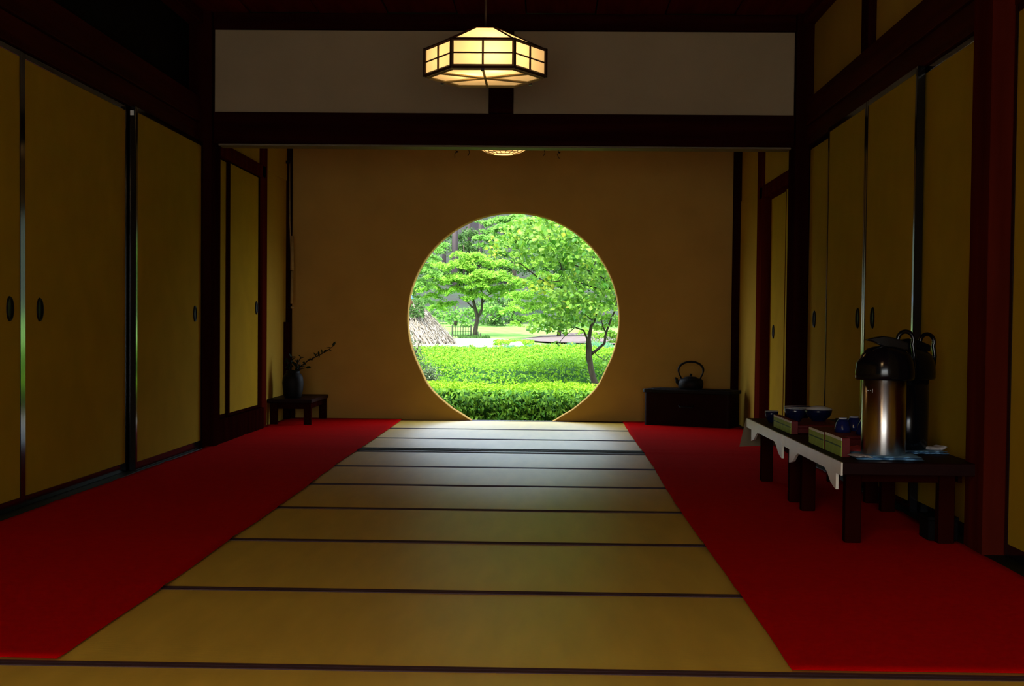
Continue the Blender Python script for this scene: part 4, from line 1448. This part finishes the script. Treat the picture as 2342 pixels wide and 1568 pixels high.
near_tree()

# grey-green shrub at the window's edge
t = thing('needle_shrub', 'hazy grey-green shrub leaning in at the rim of the round window', 'shrub', (-1.56, 15.55, -.45))
tube('trunk', [(0, 0, 0), (.03, 0, .5), (-.02, 0, 1.0)], [.03, .022, .008], M['bark'], t, 8)
for b in (((.02, 0, .45), (.18, 0, .65), (.28, 0, .72)), ((0, 0, .6), (-.15, 0, .8), (-.22, 0, .95)), ((0, 0, .75), (.1, 0, .95), (.13, 0, 1.05))):
    tube('branch', b, [.012, .008, .004], M['bark'], t, 6)
P, N = [], []
for x, z, r, k in ((-.05, 1.02, .13, 900), (.02, .86, .16, 1300), (-.12, .85, .16, 900), (.12, .66, .17, 1300), (.22, .52, .15, 1000), (.05, .52, .2, 1300), (-.12, .6, .2, 900), (.27, .66, .10, 400)):
    d = rng.normal(0, .45, (k, 3))*r
    P.append(d+np.array((x, 0, z)))
    N.append(d+np.array((0, -.1, .1)))
leaves('foliage', np.concatenate(P), np.concatenate(N), .036, M['greyleaf'], t, .28, .6, axis=None)

# straw mound
Lm = (-4.35, 37.0, .2)
t = thing('straw_mound', 'pale straw-covered mound rising at the rim of the round window', 'mound', Lm)
bm = bmesh.new()
add_lathe(bm, [(2.05, -.3), (1.9, .0), (1.2, .72), (.6, 1.25), (.2, 1.5), (0, 1.55)], 40)
obj('core', bm, M['strawcore'], t, smooth=True)
n = 9000
a = rng.random(n)*2*PI
h = rng.random(n)
r = np.interp(h*1.55, [0, .72, 1.25, 1.5, 1.55], [1.9, 1.2, .6, .2, 0])
P = np.stack([np.cos(a)*r, np.sin(a)*r, h*1.55+.03], 1)+rng.normal(0, .03, (n, 3))
leaves('straw', P, np.stack([np.cos(a), np.sin(a), np.full(n, .7)], 1), .30, M['straw'], t, .10, .4, axis=np.stack([np.cos(a), np.sin(a), np.full(n, -.8)], 1))
n = 500
P = np.stack([rng.uniform(.55, 1.15, n), rng.uniform(-1.1, -.8, n), rng.uniform(.75, 1.25, n)], 1)
leaves('green_tuft', P, np.tile((0, -1, .4), (n, 1)), .09, M['darkleaf'], t, .4, .6)

# bamboo lattice fence
t = thing('bamboo_fence', 'small dark bamboo lattice fence beside the umbrella maple', 'fence', (-3.08, 50, gz(-3.08, 50)-.02))
for s in (-1, 1): tube('post', [(s*.335, 0, -.05), (s*.335, 0, .47)], .030, M['fence'], t, 10)
for z in (.10, .25, .40): tube('rail', [(-.33, -.012, z), (.33, -.012, z)], .011, M['fence'], t, 8)
for k in range(6):
    x = -.235+k*.094
    tube('slat', [(x, .010, -.03), (x, .010, .45)], .012 if k not in (2, 3) else .014, M['fence'], t, 8)
t = thing('fence_stub', 'short stub of bamboo fence just past the maple trunk', 'fence', (-2.46, 50, gz(-2.46, 50)-.02))
for x in (-.03, .06): tube('post', [(x, 0, -.05), (x, 0, .24-.6*x)], .02, M['fence'], t, 8)
tube('rail', [(-.08, -.01, .14), (.10, -.01, .14)], .010, M['fence'], t, 8)


# rocks, irises and ground cover
def rock(x, y, s, label, seed):
    t = thing('garden_rock', label, 'rock', (x, y, gz(x, y)+.02), 0)
    bm = bmesh.new()
    bmesh.ops.create_icosphere(bm, subdivisions=3, radius=1)
    for v in bm.verts:
        f = 1+.30*noise.noise(v.co*1.2+Vector((seed, 0, 0)))+.10*noise.noise(v.co*3.5)
        v.co = Vector((v.co.x*s*1.25*f, v.co.y*s*f, v.co.z*s*.8*f))
    o = obj('stone', bm, M['rock'], t, smooth=True)


X, Z = px(1123, 778, 36)
rock(X, 36, .17, 'grey boulder at the end of the gravel path', 1)
X, Z = px(1180, 786, 34)
rock(X, 34, .16, 'low pale boulder among the iris leaves', 5)
X, Z = px(1152, 782, 35)
rock(X, 35, .09, 'small mossy stone between the two boulders', 9)
for i, (x0, x1, Y, n, sz, lb) in enumerate(((1130, 1345, 31.5, 3800, .15, 'band of bluish-green iris leaves behind the azalea mound'), (985, 1130, 31.3, 900, .09, 'sparse short iris shoots along the path edge'),
                                       (1290, 1400, 33, 1500, .22, 'taller iris clump behind the tree trunk'), (1050, 1120, 49.3, 1400, .18, 'dark grassy tuft at the foot of the bamboo fence'))):
    a, _ = px(x0, 790, Y)
    b, _ = px(x1, 790, Y)
    c = ((a+b)/2, Y, gz((a+b)/2, Y)-.01)
    t = thing('iris_bed' if i < 3 else 'grass_tuft', lb, 'plants', c)
    xx = rng.uniform(a, b, n)-c[0]
    hv = (.55+.45*np.sin(xx*4.3+i)*np.sin(xx*9.1))*np.sqrt(np.clip(1-(2*xx/(b-a))**4, .05, 1))
    P = np.stack([xx, rng.uniform(-.6, .6, n), rng.uniform(.1, .7, n)*sz*hv], 1)
    leaves('blades', P, np.tile((0, -1, .1), (n, 1)), sz, M['iris' if i < 3 else 'darkleaf'], t, .10, .4, axis=np.tile((0, 0, 1.), (n, 1)))
a, _ = px(1128, 780, 35)
b, _ = px(1220, 780, 35)
n = 2500
t = thing('ground_cover', 'yellow-green ground cover around the boulders', 'plants', ((a+b)/2, 35.6, gz(-1, 35.6)))
P = np.stack([rng.uniform((a-b)/2, (b-a)/2, n), rng.uniform(-.8, 1.2, n), rng.uniform(.0, .16, n)], 1)
leaves('foliage', P, np.tile((0, -.4, 1), (n, 1)), .06, M['hedge'], t, .6, .6)


# ------------------------------------------------------------------ visitor at the window rim
def person():
    X0, Y0 = -2.055, 19.0
    t = thing('person', 'person in blue and white cap, just visible at the rim of the round window', 'person', (X0, Y0, -.45))
    V = [(0, 0, .92), (.0, 0, 1.08), (-.01, 0, 1.24), (0, 0, 1.36), (.03, 0, 1.42), (.06, 0, 1.46)]
    Rr = [(.13, .11), (.105, .14), (.12, .16), (.09, .13), (.05, .055), (.045, .05)]
    E = [(i, i+1) for i in range(5)]

    def chain(start, pts):
        p = start
        for q, r in pts:
            V.append(q)
            Rr.append(r)
            E.append((p, len(V)-1))
            p = len(V)-1
        return p
    for s in (-1, 1):
        chain(0, [((0, s*.09, .86), (.09, .085)), ((.02, s*.10, .48), (.06, .06)), ((0, s*.10, .10), (.042, .042)), ((.03, s*.10, .045), (.042, .04)), ((.15, s*.11, .03), (.032, .038))])
        h = chain(3, [((-.01, s*.17, 1.33), (.055, .055)), ((-.05, s*.21, 1.06), (.044, .044)), ((.02, s*.20, .84), (.030, .030)), ((.05, s*.19, .78), (.026, .034))])
        for f, (dx, dz) in enumerate(((.02, -.075), (.008, -.085), (-.006, -.08), (-.02, -.065))):
            bx, by, bz = V[h]
            chain(h, [((bx+dx*.8, by, bz+dz*.5), (.009, .009)), ((bx+dx*.9-.006, by-s*.010, bz+dz), (.008, .008))])
        bx, by, bz = V[h]
        chain(h, [((bx+.032, by-s*.01, bz-.015), (.010, .010)), ((bx+.042, by-s*.018, bz-.045), (.008, .008))])
    me = bpy.data.meshes.new('body')
    me.from_pydata(V, E, [])
    o = bpy.data.objects.new('body', me)
    C.objects.link(o)
    o.parent = t
    me.materials.append(M['jacket'])
    me.materials.append(M['skin'])
    sk = o.modifiers.new('skin', 'SKIN')
    for v, r in zip(me.skin_vertices[0].data, Rr): v.radius = r
    me.skin_vertices[0].data[0].use_root = True
    sk.use_smooth_shade = True
    sb = o.modifiers.new('sub', 'SUBSURF')
    sb.levels = sb.render_levels = 1
    # head in profile, looking towards +X
    bm = bmesh.new()
    bmesh.ops.create_uvsphere(bm, u_segments=28, v_segments=20, radius=1)
    for v in bm.verts:
        x, y, z = v.co
        f = .092*(1 if x < 0 else .95)
        X = x*f
        if z < -.2 and x > 0: X += .006*(-z)
        wy = .072*(1-.25*max(0, -z-.3))
        v.co = Vector((X, y*wy, z*.118))
        d = abs(y)
        if x > .6 and d < .28 and -.35 < z < .12: v.co.x += .022*(1-d/.28)*(1-abs(z+.18)/.35 if abs(z+.18) < .35 else 0)   # nose
        if x > .6 and .25 < d < .6 and 0 < z < .22: v.co.x -= .008                                                             # eye sockets
        if x > .6 and d < .4 and -.62 < z < -.5: v.co.x += .006                                                               # lips
    hd = obj('head', bm, M['skin'], t, smooth=True, loc=(.105, 0, 1.555))
    for s in (-1, 1):
        lathe('eye', [(0, -.009), (.007, -.006), (.009, 0), (.007, .006), (0, .009)], M['hair'], hd, 10).location = (.076, s*.030, .012)
        bm = bmesh.new()
        bmesh.ops.create_uvsphere(bm, u_segments=10, v_segments=8, radius=1)
        for v in bm.verts: v.co = Vector((v.co.x*.018, v.co.y*.009, v.co.z*.030))
        obj('ear', bm, M['skin'], hd, smooth=True, loc=(-.008, s*.072, -.002))
    bm = bmesh.new()
    bmesh.ops.create_uvsphere(bm, u_segments=24, v_segments=16, radius=1)
    for v in list(bm.verts):
        if v.co.z < -.55: bm.verts.remove(v)
    for v in bm.verts: v.co = Vector((min(v.co.x, .55)*.098-.006, v.co.y*.080, v.co.z*.122))
    obj('hair', bm, M['hair'], t, smooth=True, loc=(.098, 0, 1.56))
    bm = bmesh.new()
    bmesh.ops.create_uvsphere(bm, u_segments=24, v_segments=16, radius=1)
    for v in list(bm.verts):
        if v.co.z < -.02: bm.verts.remove(v)
    for v in bm.verts: v.co = Vector((v.co.x*.102, v.co.y*.086, v.co.z*.100))
    cp = obj('cap', bm, M['capblue'], t, smooth=True, loc=(.103, 0, 1.590))
    prism('brim', [(.06, -.06), (.10, -.05), (.118, 0), (.10, .05), (.06, .06)], 'Z', -.004, .004, M['capblue'], cp)


person()
bpy.context.view_layer.update()
